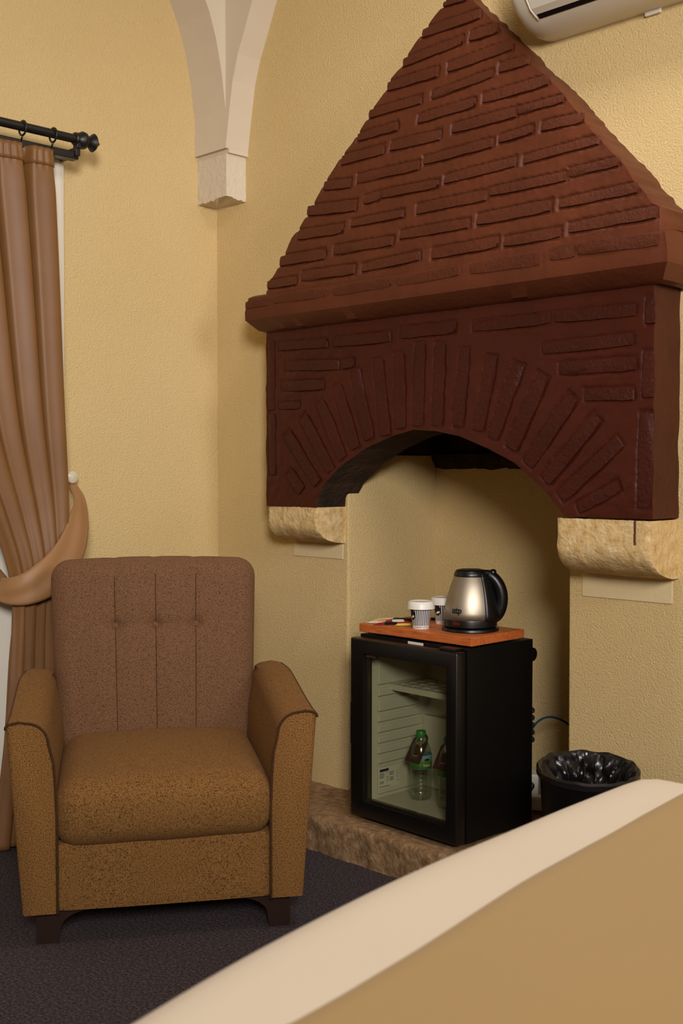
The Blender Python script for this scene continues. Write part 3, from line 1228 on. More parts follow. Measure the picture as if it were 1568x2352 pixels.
sh = thing('sheer_curtain', 'thin white sheer curtain hanging behind the bronze curtain', 'curtain')


def sheer(u, v):
    z = 0.02 + (CTZ - 0.01) * v
    y = -0.648 - 1.6 * u - 0.015 * (1 - v)
    x = WX + 0.030 + 0.012 * math.sin(u * 75) + 0.006 * math.sin(u * 31 + 2 * v)
    if u < 0.02:
        x += 0.0
    return (x, y, z)


bm = bmesh.new()
grid(bm, 200, 20, sheer)
obj('panel', bm, M['sheer'], sh, True)
bm = bmesh.new()
grid(bm, 200, 1, lambda u, v: Vector(sheer(u, 0.035 * v)) + Vector((0.003, 0, 0)))
obj('bottom_hem', bm, M['sheer'], sh, True)

# ------------------------------------------------------------------ armchair
fl, fr = onz(112, 2163, 0), onz(636, 2114, 0)
ax = (fr - fl)
ang = math.atan2(ax.y, ax.x) - math.radians(2.2)
back = Vector((-math.sin(ang), math.cos(ang), 0))
org = (fl + fr) / 2 - back * 0.05
half_leg = ax.length / 2
chair = thing('armchair', 'brown tweed armchair with button-tufted back beside the fireplace', 'armchair', (org.x, org.y, 0), ang)


def arm_half_out(z): return 0.340 + 0.036 * max(0, (z - 0.08) / 0.47)


def arm_inner(z):
    # distance of the inner face from the middle
    return 0.258 + 0.012 * max(0.0, (z - 0.30) / 0.2) ** 2


def arm_top(y):
    t = max(0, min(1, y / 0.52))
    return 0.546 + 0.034 * (t * t * (3 - 2 * t))


def arm_section(side, y, zt, grow=0.0):
    """closed section of the arm as (x, z) from outer bottom round the top to inner bottom"""
    pts = []
    zb_ = 0.082
    out_t = arm_half_out(zt)
    in_t = arm_inner(zt) - 0.0
    for k in range(9):
        z = zb_ + (zt - 0.014 - zb_) * k / 8
        pts.append((arm_half_out(z), z))
    for k in range(1, 5):                       # small outer round
        a = PI / 2 * k / 4
        pts.append((out_t - 0.014 + 0.014 * math.cos(a), zt - 0.014 + 0.014 * math.sin(a)))
    R = 0.052
    top_in = in_t + R
    pts.append(((out_t - 0.014 + top_in) / 2, zt + 0.003))
    for k in range(0, 8):
        a = PI / 2 + PI / 2 * k / 7
        pts.append((top_in + R * math.cos(a), zt - R + R * math.sin(a)))
    for k in range(1, 10):
        z = (zt - R) + (zb_ - (zt - R)) * k / 9
        pts.append((arm_inner(z), z))
    return [(side * x, z) for x, z in pts]


for side in (-1, 1):
    bm = bmesh.new()
    ys = [0.0, 0.004, 0.012] + [0.03 + 0.60 * k / 22 for k in range(23)] + [0.645, 0.66]
    rings = []
    for y in ys:
        zt = arm_top(y)
        if y > 0.56:
            zt -= 0.10 * ((y - 0.56) / 0.10) ** 2
        sec = arm_section(side, y, zt)
        cxm = side * 0.30
        k = {0.0: 0.006, 0.004: 0.002}.get(y, 0.0)
        ring = []
        for x, z in sec:
            x2 = x + (cxm - x) * (k / 0.05)
            if y > 0.45:
                pull = 0.03 * (y - 0.45) / 0.2
                if abs(x) > 0.3:
                    x2 -= side * pull * 0.6
            ring.append(bm.verts.new((x2, y, z - (k if z > 0.4 else 0))))
        rings.append(ring)
    for a, b in zip(rings, rings[1:]):
        n = len(a)
        for i in range(n):
            bm.faces.new((a[i], a[(i + 1) % n], b[(i + 1) % n], b[i]))
    # front panel, slightly padded
    bm.faces.new(rings[0])
    bm.faces.new(rings[-1][::-1])
    bmesh.ops.recalc_face_normals(bm, faces=bm.faces)
    arm = obj('armrest', bm, M['tweed'], chair, True, 50)
    sec = arm_section(side, 0, arm_top(0))
    bm = bmesh.new()
    tube(bm, [(x, 0.001, z - 0.001) for x, z in sec[8:]], 0.0034, 8)
    obj('piping', bm, M['piping'], arm, True)
    bm = bmesh.new()
    pts = []
    for k in range(16):
        y = 0.0 + 0.55 * k / 15
        s_ = arm_section(side, y, arm_top(y))
        xx, zz = s_[10]
        if y > 0.45:
            xx -= side * 0.03 * (y - 0.45) / 0.2 * 0.6
        pts.append((xx, y, zz))
    tube(bm, pts, 0.0026, 6)
    obj('piping', bm, M['piping'], arm, True)

# base rail
bm = bmesh.new()


def railfn(p):
    p = p + Vector((0, 0.32, 0.165))
    p.y -= 0.004 * math.cos(PI * p.x / 0.54) if p.y < 0.1 else 0
    return p


rbox(bm, 0.525, 0.62, 0.17, 0.012, 24, 12, 8, railfn)
obj('seat_base', bm, M['tweed'], chair, True, 50)

# seat cushion
bm = bmesh.new()


def seatfn(p):
    q = p.copy()
    ux, uy, uz = p.x / 0.262, p.y / 0.27, p.z / 0.085
    if uz > 0:
        q.z += uz * 0.022 * (1 - ux * ux * 0.8) * (1 - 0.5 * uy * uy)
        q.z -= uz * 0.014 * max(0, -uy - 0.35)          # front edge rolls down
    if uy < -0.5:
        q.y -= 0.018 * (1 - ux * ux * 0.6) * (1 - uz * uz * 0.7)
    if uz < 0 and uy < -0.2:
        q.y += 0.012 * (-uz)
    q.x *= 1 + 0.012 * (1 - uz * uz)
    q.z += 0.002 * nz(p, 9)
    return q + Vector((0, 0.255, 0.318 - (0.006 if uz < 0 else 0) * (0.5 - 0.5 * ux)))


rbox(bm, 0.524, 0.54, 0.165, 0.055, 44, 44, 22, seatfn)
obj('seat_cushion', bm, M['tweed'], chair, True)

# backrest
BW, BH, BT = 0.60, 0.585, 0.15
TILT = math.radians(9)
SEAMS = (-0.118, 0.0, 0.118)
BUTZ = 0.095


def backfn(p):
    q = p.copy()
    uz = p.z / (BH / 2)
    # taper: narrow at the seat
    q.x *= 0.93 + 0.07 * (uz + 1) / 2
    ux = p.x / (BW / 2)
    if p.y < 0:
        k = min(1, -p.y / (BT / 2) * 1.2)
        q.y -= k * 0.018 * (1 - ux * ux) * (1 - 0.6 * uz * uz)
        lump = 0.0
        for s in SEAMS:
            d = (p.x - s)
            lump += 0.0022 * math.exp(-(d / 0.008) ** 2) + 0.0018 * math.exp(-(d / 0.03) ** 2)
            rr = d * d + (p.z - BUTZ) ** 2
            lump += 0.013 * math.exp(-rr / 0.018 ** 2) + 0.006 * math.exp(-rr / 0.05 ** 2)
            q.x += 0
        # horizontal pleat between the buttons
        if abs(p.x) < 0.17:
            lump += 0.004 * math.exp(-((p.z - BUTZ) / 0.012) ** 2) * (1 - (abs(p.x) / 0.17) ** 4)
        q.y += k * lump
    if uz > 0.6:
        for s in SEAMS:
            q.z -= 0.002 * math.exp(-((p.x - s) / 0.012) ** 2) * (uz - 0.6) / 0.4
    q.z += 0.010 * (1 - ux * ux) * max(0, uz)
    # tilt about the lower edge
    z = q.z + BH / 2
    y = q.y
    c, s = math.cos(TILT), math.sin(TILT)
    return Vector((q.x, 0.575 + y * c + z * s, 0.300 + z * c - y * s))


bm = bmesh.new()
rbox(bm, BW, BT, BH, 0.055, 132, 20, 110, backfn)
backrest = obj('backrest', bm, M['tweed_back'], chair, True)
for s in SEAMS:
    bm = bmesh.new()
    pts = [backfn(Vector((s, -BT / 2, -BH / 2 + 0.06 + (BH - 0.115) * k / 40))) + Vector((0, -0.0008, 0)) for k in range(41)]
    tube(bm, pts, 0.0011, 6)
    obj('seam', bm, M['piping'], backrest, True)
    b0 = backfn(Vector((s, -BT / 2, BUTZ)))
    bm = bmesh.new()
    lathe(bm, [(0.0105, 0.004), (0.0115, 0.0), (0.010, -0.004), (0.006, -0.0065), (0.0, -0.0075)], 20, (b0.x, b0.y - 0.001, b0.z), 'y')
    bmesh.ops.recalc_face_normals(bm, faces=bm.faces)
    obj('button', bm, M['tweed_back'], backrest, True)

# legs: block with a curved bracket towards the middle
for sx in (-1, 1):
    for yy in (0.05, 0.58):
        bm = bmesh.new()
        w_ = 0.028
        poly = [(-w_, 0.0), (w_ * 0.9, 0.0), (w_, 0.03)]
        for k in range(7):
            a = PI / 2 * k / 6
            poly.append((w_ + 0.075 * (1 - math.cos(a)), 0.03 + 0.048 * math.sin(a)))
        poly += [(w_ + 0.075, 0.086), (-w_, 0.086)]
        poly = [(sx * half_leg - sx * x, z) for x, z in poly]
        prism(bm, poly, 'y', yy - 0.024, yy + 0.024)
        obj('leg', bm, M['dark_wood'], chair)

# ------------------------------------------------------------------ mini fridge
FX0, FX1, FY0, FY1, FZ0, FZ1 = 0.934, 1.354, -0.205, 0.128, 0.120, 0.656
fr_ = thing('mini_fridge', 'black glass-door mini fridge standing in the niche', 'fridge', (0.934, -0.205, HZ), math.radians(-2.0))
FOF = Vector((0.934, -0.205, HZ))


def ff(bm):
    for v in bm.verts:
        v.co -= FOF
    return bm


DT = 0.040
bm = bmesh.new()
T_ = 0.036
by0 = FY0 + DT + 0.004
# outer shell: five slabs
box(bm, FX0, FX0 + T_, by0, FY1, FZ0, FZ1)
box(bm, FX1 - T_, FX1, by0, FY1, FZ0, FZ1)
box(bm, FX0 + T_, FX1 - T_, by0, FY1, FZ0, FZ0 + T_)
box(bm, FX0 + T_, FX1 - T_, by0, FY1, FZ1 - T_, FZ1)
box(bm, FX0 + T_, FX1 - T_, FY1 - 0.03, FY1, FZ0 + T_, FZ1 - T_)
body = obj('body', ff(bm), M['black_matte'], fr_)
# liner
IX0, IX1, IY1, IZ0, IZ1 = FX0 + T_ + 0.001, FX1 - T_ - 0.001, FY1 - 0.034, FZ0 + T_ + 0.001, FZ1 - T_ - 0.001
bm = bmesh.new()
lt = 0.003
box(bm, IX0, IX0 + lt, by0, IY1, IZ0, IZ1)
box(bm, IX1 - lt, IX1, by0, IY1, IZ0, IZ1)
box(bm, IX0, IX1, by0, IY1, IZ0, IZ0 + lt)
box(bm, IX0, IX1, by0, IY1, IZ1 - lt, IZ1)
box(bm, IX0, IX1, IY1 - lt, IY1, IZ0, IZ1)
box(bm, FX0 + 0.012, FX0 + T_ + 0.004, by0 - 0.0015, by0 + 0.002, FZ0 + 0.014, FZ1 - 0.014)
box(bm, FX1 - T_ - 0.004, FX1 - 0.012, by0 - 0.0015, by0 + 0.002, FZ0 + 0.014, FZ1 - 0.014)
box(bm, FX0 + 0.012, FX1 - 0.012, by0 - 0.0015, by0 + 0.002, FZ0 + 0.014, FZ0 + T_ + 0.004)
box(bm, FX0 + 0.012, FX1 - 0.012, by0 - 0.0015, by0 + 0.002, FZ1 - T_ - 0.004, FZ1 - 0.014)
liner = obj('liner', ff(bm), M['liner'], fr_)
# shelf runner ribs on both side walls
zs = [IZ1 - 0.005]
bands = [(0.503, 0.612), (0.468, 0.491), (0.422, 0.457), (0.390, 0.411), (0.358, 0.379), (0.326, 0.347), (0.294, 0.315), (0.264, 0.283), (0.172, 0.253)]
for a, b in bands:
    for sx in (0, 1):
        x0, x1 = (IX0 + lt, IX0 + lt + 0.008) if sx == 0 else (IX1 - lt - 0.008, IX1 - lt)
        obj('runner_rib', ff(boxm(x0, x1, by0 + 0.03, IY1 - 0.035, a, b, 0.003)), M['liner'], liner)
# back wall step
bm = bmesh.new()
box(bm, IX0 + lt, IX1 - lt, IY1 - 0.028, IY1 - lt, IZ0 + lt, 0.385, 0.005)
obj('back_step', ff(bm), M['liner'], liner)
# perforated shelf
bm = bmesh.new()
sx0, sx1, sy0, sy1, sz = IX0 + 0.006, IX1 - 0.006, by0 + 0.085, IY1 - 0.012, 0.4985
nxs, nys = 15, 9
for i in range(nxs):
    for j in range(nys):
        xa, xb = sx0 + (sx1 - sx0) * i / nxs, sx0 + (sx1 - sx0) * (i + 1) / nxs
        ya, yb = sy0 + (sy1 - sy0) * j / nys, sy0 + (sy1 - sy0) * (j + 1) / nys
        if i % 2 == 1 and j % 2 == 1:
            continue
        v = [bm.verts.new(p) for p in ((xa, ya, sz), (xb, ya, sz), (xb, yb, sz), (xa, yb, sz))]
        bm.faces.new(v)
bmesh.ops.remove_doubles(bm, verts=bm.verts, dist=1e-5)
box(bm, sx0, sx1, sy0 - 0.004, sy0, sz - 0.016, sz + 0.001)
shelf = obj('shelf', ff(bm), M['liner'], fr_)
sm = shelf.modifiers.new('thick', 'SOLIDIFY')
sm.thickness = 0.003
# rating sticker on the left inner wall
sxx = IX0 + lt + 0.0086
st = obj('rating_sticker', ff(boxm(sxx - 0.0004, sxx, -0.131, -0.045, 0.188, 0.249)), M['liner_paper'], liner)
st['label'] = 'white rating sticker with blue heading'
bm = bmesh.new()
box(bm, sxx - 0.0002, sxx + 0.0003, -0.128, -0.09, 0.238, 0.246)
obj('sticker_print', ff(bm), M['ink'], liner)
bm = bmesh.new()
rnd = random.Random(3)
for k in range(9):
    z = 0.232 - 0.0042 * k
    for a, b in ((-0.128, -0.108), (-0.098, -0.092), (-0.086, -0.066), (-0.054, -0.048)):
        if rnd.random() < 0.85:
            box(bm, sxx - 0.0002, sxx + 0.0003, a, b - rnd.uniform(0, 0.004), z, z + 0.0014)
box(bm, sxx - 0.0002, sxx + 0.0003, -0.128, -0.085, 0.192, 0.1935)
obj('sticker_print', ff(bm), M['black_ink'], liner)

# door
FRM = 0.046
bm = bmesh.new()
gx0, gx1, gz0, gz1 = FX0 + FRM + 0.006, FX1 - FRM + 0.006, FZ0 + FRM, FZ1 - FRM - 0.004
yd0, yd1 = FY0, FY0 + DT
outer = [(FX0, FZ0), (FX1, FZ0), (FX1, FZ1 - 0.006), (FX0, FZ1 - 0.006)]
inner = [(gx0, gz0), (gx1, gz0), (gx1, gz1), (gx0, gz1)]
of = [bm.verts.new((x, yd0, z)) for x, z in outer]
if_ = [bm.verts.new((x, yd0 + 0.003, z)) for x, z in inner]
ob_ = [bm.verts.new((x, yd1, z)) for x, z in outer]
ib = [bm.verts.new((x, yd1, z)) for x, z in inner]
for k in range(4):
    k2 = (k + 1) % 4
    bm.faces.new((of[k], of[k2], if_[k2], if_[k]))
    bm.faces.new((ob_[k2], ob_[k], ib[k], ib[k2]))
    bm.faces.new((of[k2], of[k], ob_[k], ob_[k2]))
    bm.faces.new((if_[k], if_[k2], ib[k2], ib[k]))
es = [e for e in bm.edges if e.verts[0] in of + ob_ and e.verts[1] in of + ob_]
bmesh.ops.bevel(bm, geom=es, offset=0.006, segments=3, profile=0.5, affect='EDGES')
door = obj('door', ff(bm), M['black_plastic'], fr_, True, 35)
obj('glass_pane', ff(boxm(gx0 - 0.002, gx1 + 0.002, yd0 + 0.012, yd0 + 0.016, gz0 - 0.002, gz1 + 0.002)), M['glass'], door)
bm = bmesh.new()
e_ = 0.006
box(bm, gx0, gx0 + e_, yd0 + 0.017, yd0 + 0.03, gz0, gz1)
box(bm, gx0 + e_, gx1, yd0 + 0.017, yd0 + 0.03, gz0, gz0 + e_)
obj('spacer_strip', ff(bm), M['steel_strip'], door)
obj('maker_badge', ff(boxm(gx0 + 0.002, gx0 + 0.05, yd0 + 0.0108, yd0 + 0.0116, gz1 - 0.012, gz1 - 0.002)), M['black_plastic'], door)
text_mesh('LIFETECH', 0.0095, lambda x, y: Vector((gx0 + 0.026 + x, yd0 + 0.0106, gz1 - 0.007 + y)) - FOF, M['badge_ink'], 'badge_print', door)
obj('door_handle', ff(boxm(FX0 - 0.006, FX0 + 0.003, yd0 + 0.006, yd1 - 0.006, 0.33, 0.455, 0.002)), M['black_plastic'], door)
bm = bmesh.new()
box(bm, FX1 - 0.075, FX1 - 0.02, yd0 + 0.012, yd1 + 0.004, FZ1 - 0.006, FZ1 + 0.002, 0.002)
obj('hinge', ff(bm), M['black_plastic'], fr_)
obj('top_label', ff(boxm(1.13, 1.19, by0 - 0.0006, by0, FZ1 - 0.008, FZ1 - 0.001)), M['paper'], fr_)
# condenser tubes on the back and the rounded vent cover
for k in range(5):
    z = 0.445 - 0.0215 * k
    bm = bmesh.new()
    tube(bm, [(FX0 + 0.05, FY1 + 0.012, z), (FX1 - 0.012, FY1 + 0.012, z), (FX1 - 0.006, FY1 + 0.006, z)], 0.0095, 8)
    obj('condenser_tube', ff(bm), M['black_matte'], fr_, True, 40)
bm = bmesh.new()
lathe(bm, [(0.0, 0.0), (0.020, 0.0), (0.020, -0.03), (0.0, -0.03)], 20, (FX1 - 0.002, FY1 + 0.004, 0.610), 'x')
bmesh.ops.recalc_face_normals(bm, faces=bm.faces)
obj('rear_spacer', ff(bm), M['black_matte'], fr_, True, 40)
for x in (FX0 + 0.04, FX1 - 0.04):
    for y in (FY0 + 0.05, FY1 - 0.03):
        bm = bmesh.new()
        lathe(bm, [(0.012, 0.0), (0.015, 0.002), (0.015, 0.016), (0.010, 0.018)], 16, (x, y, HZ), 'z', None, True, True)
        obj('foot', ff(bm), M['black_plastic'], fr_, True, 40)

# ------------------------------------------------------------------ wooden tray board
BZ0, BZ1 = FZ1 + 0.0055, FZ1 + 0.0300
bd = tag(obj('serving_board', boxm(0.926, 1.356, -0.158, 0.085, BZ0, BZ1, 0.002), M['board']),
         'orange wooden board lying on top of the mini fridge', 'board')

# ------------------------------------------------------------------ kettle
kp = onz(1080, 1447, BZ1)
ket = thing('electric_kettle', 'brushed steel electric kettle with black handle on the wooden board', 'kettle', (kp.x, kp.y, BZ1), YAW)
# local: x to the camera's right (handle side), -y to the camera
bm = bmesh.new()
lathe(bm, [(0.078, 0.0), (0.082, 0.003), (0.081, 0.009), (0.070, 0.012), (0.0, 0.012)], 40, (0, 0, 0), 'z', None, True)
obj('power_base', bm, M['black_plastic'], ket, True, 40)
kprof = [(0.0755, 0.034), (0.077, 0.040), (0.0755, 0.055), (0.072, 0.075), (0.066, 0.100), (0.059, 0.125), (0.052, 0.145), (0.047, 0.158)]
bm = bmesh.new()
lathe(bm, kprof, 64)
obj('kettle_body', bm, M['steel'], ket, True)
bm = bmesh.new()
lathe(bm, [(0.070, 0.0125), (0.076, 0.015), (0.0765, 0.032), (0.0755, 0.036), (0.06, 0.036)], 48, (0, 0, 0), 'z', None, True)
obj('lower_collar', bm, M['black_plastic'], ket, True, 40)
bm = bmesh.new()
lathe(bm, [(0.048, 0.156), (0.0485, 0.160), (0.046, 0.168), (0.041, 0.174), (0.030, 0.176), (0.024, 0.174), (0.0, 0.173)], 40)
obj('lid', bm, M['black_plastic'], ket, True, 50)
bm = bmesh.new()
lathe(bm, [(0.022, 0.1752), (0.018, 0.1768), (0.0, 0.1772)], 24)
obj('lid_knob', bm, M['steel_strip'], ket, True, 50)


def krad(z): return interp([(h, r) for r, h in kprof], z)


# handle spine hugging the body, then the loop
HA = math.radians(-14)
hx = Vector((math.cos(HA), math.sin(HA), 0))
hy = Vector((-math.sin(HA), math.cos(HA), 0))
bm = bmesh.new()


def spine(u, v):
    z = 0.034 + (0.165 - 0.034) * v
    a = HA + (u - 0.5) * 2 * math.radians(50 - 5 * v)
    r = krad(z) + 0.003 + 0.006 * (1 - (2 * u - 1) ** 2)
    return (r * math.cos(a), r * math.sin(a), z)


grid(bm, 16, 14, spine)
o_ = obj('handle_spine', bm, M['black_plastic'], ket, True)
sm = o_.modifiers.new('thick', 'SOLIDIFY')
sm.thickness = 0.004
sm.offset = -1
bm = bmesh.new()
pts = [(0.036, 0.161), (0.056, 0.158), (0.071, 0.146), (0.083, 0.127), (0.089, 0.105), (0.0895, 0.082), (0.085, 0.060), (0.077, 0.044), (0.066, 0.034)]
rad_ = [0.014, 0.016, 0.017, 0.0175, 0.0175, 0.017, 0.0165, 0.0155, 0.013]
P3 = [hx * a + Vector((0, 0, b)) for a, b in pts]
PP, RR = [], []
for k in range(33):
    t = k / 32
    PP.append(cr_pt(P3, t))
    RR.append(interp([(i / 8, r) for i, r in enumerate(rad_)], t))
tube(bm, PP, RR, 14)
obj('handle', bm, M['black_plastic'], ket, True, 60)
bm = bmesh.new()
pc = hx * 0.064 + Vector((0, 0, 0.170))
lathe(bm, [(0.0, 0.008), (0.007, 0.006), (0.010, 0.0), (0.010, -0.012), (0.0, -0.012)], 16, pc)
obj('lid_button', bm, M['black_plastic'], ket, True, 50)
bm = bmesh.new()
a0 = math.radians(-128)
box(bm, -0.011, 0.011, -0.0015, 0.0015, -0.004, 0.004, 0.001)
bmesh.ops.rotate(bm, verts=bm.verts, matrix=Matrix.Rotation(a0 + PI / 2, 3, 'Z'))
for v in bm.verts:
    v.co += Vector((0.0765 * math.cos(a0), 0.0765 * math.sin(a0), 0.0255))
obj('switch_lamp', bm, M['red_lamp'], ket)


def kwrap(x, y, a_c=math.radians(-128), zc=0.063):
    z = zc + y
    r = krad(z) + 0.0006
    a = a_c + x / r
    return Vector((r * math.cos(a), r * math.sin(a), z))


text_mesh('utp', 0.023, kwrap, M['black_ink'], 'logo_print', ket, 0.0011, 1.05)
bm = bmesh.new()
grid(bm, 6, 1, lambda u, v: kwrap(-0.013 + 0.024 * u, -0.0085 + 0.0022 * v))
obj('logo_print', bm, M['black_ink'], ket)

# ------------------------------------------------------------------ paper cups
def make_cup(px, py, label, rot):
    p = onz(px, py, BZ1)
    t = thing('paper_cup', label, 'cup', (p.x, p.y, BZ1), rot, 'lidded paper coffee cups')
    NS = 60

    def rr(z): return 0.0235 + (0.0315 - 0.0235) * z / 0.066
    bm = bmesh.new()
    lathe(bm, [(rr(0), 0.0), (rr(0.010), 0.010), (rr(0.062), 0.062), (rr(0.066), 0.066)], NS, (0, 0, 0), 'z',
          lambda i, k: 1 if (i == 1 and k % 2 == 0) else 0, True)
    obj('cup_wall', bm, [M['paper'], M['ink']], t, False)
    bm = bmesh.new()
    lathe(bm, [(0.0330, 0.0580), (0.0405, 0.0585), (0.0395, 0.0650), (0.0372, 0.0765), (0.0350, 0.0795), (0.031, 0.0800), (0.0290, 0.0785), (0.0, 0.0785)], 40)
    obj('cup_lid', bm, M['white_plastic'], t, True, 40)

    def wrap(a_c, zc):
        def f(x, y):
            z = zc + y
            r = rr(z) + 0.0005
            return Vector((r * math.cos(a_c + x / r), r * math.sin(a_c + x / r), z))
        return f
    text_mesh('COFFEE LATTE', 0.0062, wrap(math.radians(-90), 0.005), M['ink'], 'cup_print', t)
    # round dark emblem with a pale patch
    wf = wrap(math.radians(-150), 0.042)
    bm = bmesh.new()
    c0 = bm.verts.new(wf(0, 0))
    ring = [bm.verts.new(wf(0.011 * math.cos(a), 0.016 * math.sin(a))) for a in [2 * PI * k / 24 for k in range(24)]]
    for k in range(24):
        bm.faces.new((c0, ring[k], ring[(k + 1) % 24]))
    obj('cup_emblem', bm, M['black_ink'], t)
    wf2 = wrap(math.radians(-147), 0.036)
    bm = bmesh.new()
    sh_ = lambda x, y: wf2(x, y) * 1.0 + Vector((0.0004 * math.cos(math.radians(-147)), 0.0004 * math.sin(math.radians(-147)), 0))
    c0 = bm.verts.new(sh_(0, 0))
    ring = [bm.verts.new(sh_(0.007 * math.cos(a), 0.004 * math.sin(a + 0.6))) for a in [2 * PI * k / 16 for k in range(16)]]
    for k in range(16):
        bm.faces.new((c0, ring[k], ring[(k + 1) % 16]))
    obj('cup_emblem', bm, M['paper'], t)
    return t


make_cup(966, 1443, 'striped paper cup with white lid at the front edge of the board', YAW)
make_cup(1018, 1432, 'striped paper cup with white lid half hidden behind the kettle', YAW + 0.3)


# ------------------------------------------------------------------ sachets and stirrers
def sachet(px, py, ang_deg, L, W, mat, label, name='sugar_stick', z=0.0, second=None, tilt=0.0, group=None):
    p = onz(px, py, BZ1 + z)
    bm = bmesh.new()
    H_ = 0.003 if W < 0.01 else 0.006

    def s(u, v):
        x = (u - 0.5) * L
        y = (v - 0.5) * W
        puff = max(0.0, math.sin(PI * v)) * (1 if 0.1 < u < 0.9 else 0.15) * H_ + 0.0012 * nz((u * 5, v * 3, px), 1.0)
        return (x, y, 0.0012 + max(0, puff))
    V1 = grid(bm, 16, 6, s)
    V0 = grid(bm, 16, 6, lambda u, v: ((u - 0.5) * L, (v - 0.5) * W, 0.0004))
    for f in bm.faces:
        if second is not None and abs(f.calc_center_median().x + L * 0.12) < L * 0.16:
            f.material_index = 1
    bmesh.ops.recalc_face_normals(bm, faces=bm.faces)
    o = obj(name, bm, [mat] + ([second] if second else []), None, True)
    o.location = (p.x, p.y, p.z)
    o.rotation_euler = (0, tilt, math.radians(ang_deg))
    return tag(o, label, 'stirrer' if 'stirrer' in name else 'sachet', group)


sachet(905, 1434, 55, 0.125, 0.024, M['red_foil'], 'red and black sugar stick lying foremost on the wooden board', second=M['black_foil'])
sachet(920, 1428, 62, 0.120, 0.026, M['red_foil'], 'red sugar stick crossing beside the black sachet', z=0.0005, second=M['paper'])
sachet(930, 1424, 42, 0.090, 0.036, M['black_foil'], 'black coffee sachet lying behind the front cup', 'coffee_sachet', 0.004)
sachet(935, 1437, 52, 0.080, 0.012, M['yellow_foil'], 'yellow sugar stick poking out beside the front cup')
sachet(1000, 1423, 70, 0.075, 0.020, M['red_foil'], 'red sachet lying between the two paper cups', 'coffee_sachet', 0.0005, M['black_foil'])
for k, (a, b, d) in enumerate(((880, 1430, 58), (888, 1426, 62), (896, 1422, 64))):
    sachet(a, b, d, 0.110, 0.005, M['stick_wood'] if k else M['paper'], 'thin pale wooden stirrer lying on the wooden board' if k else 'thin white paper stick lying on the wooden board', 'stirrer', group='stirrers on the board')


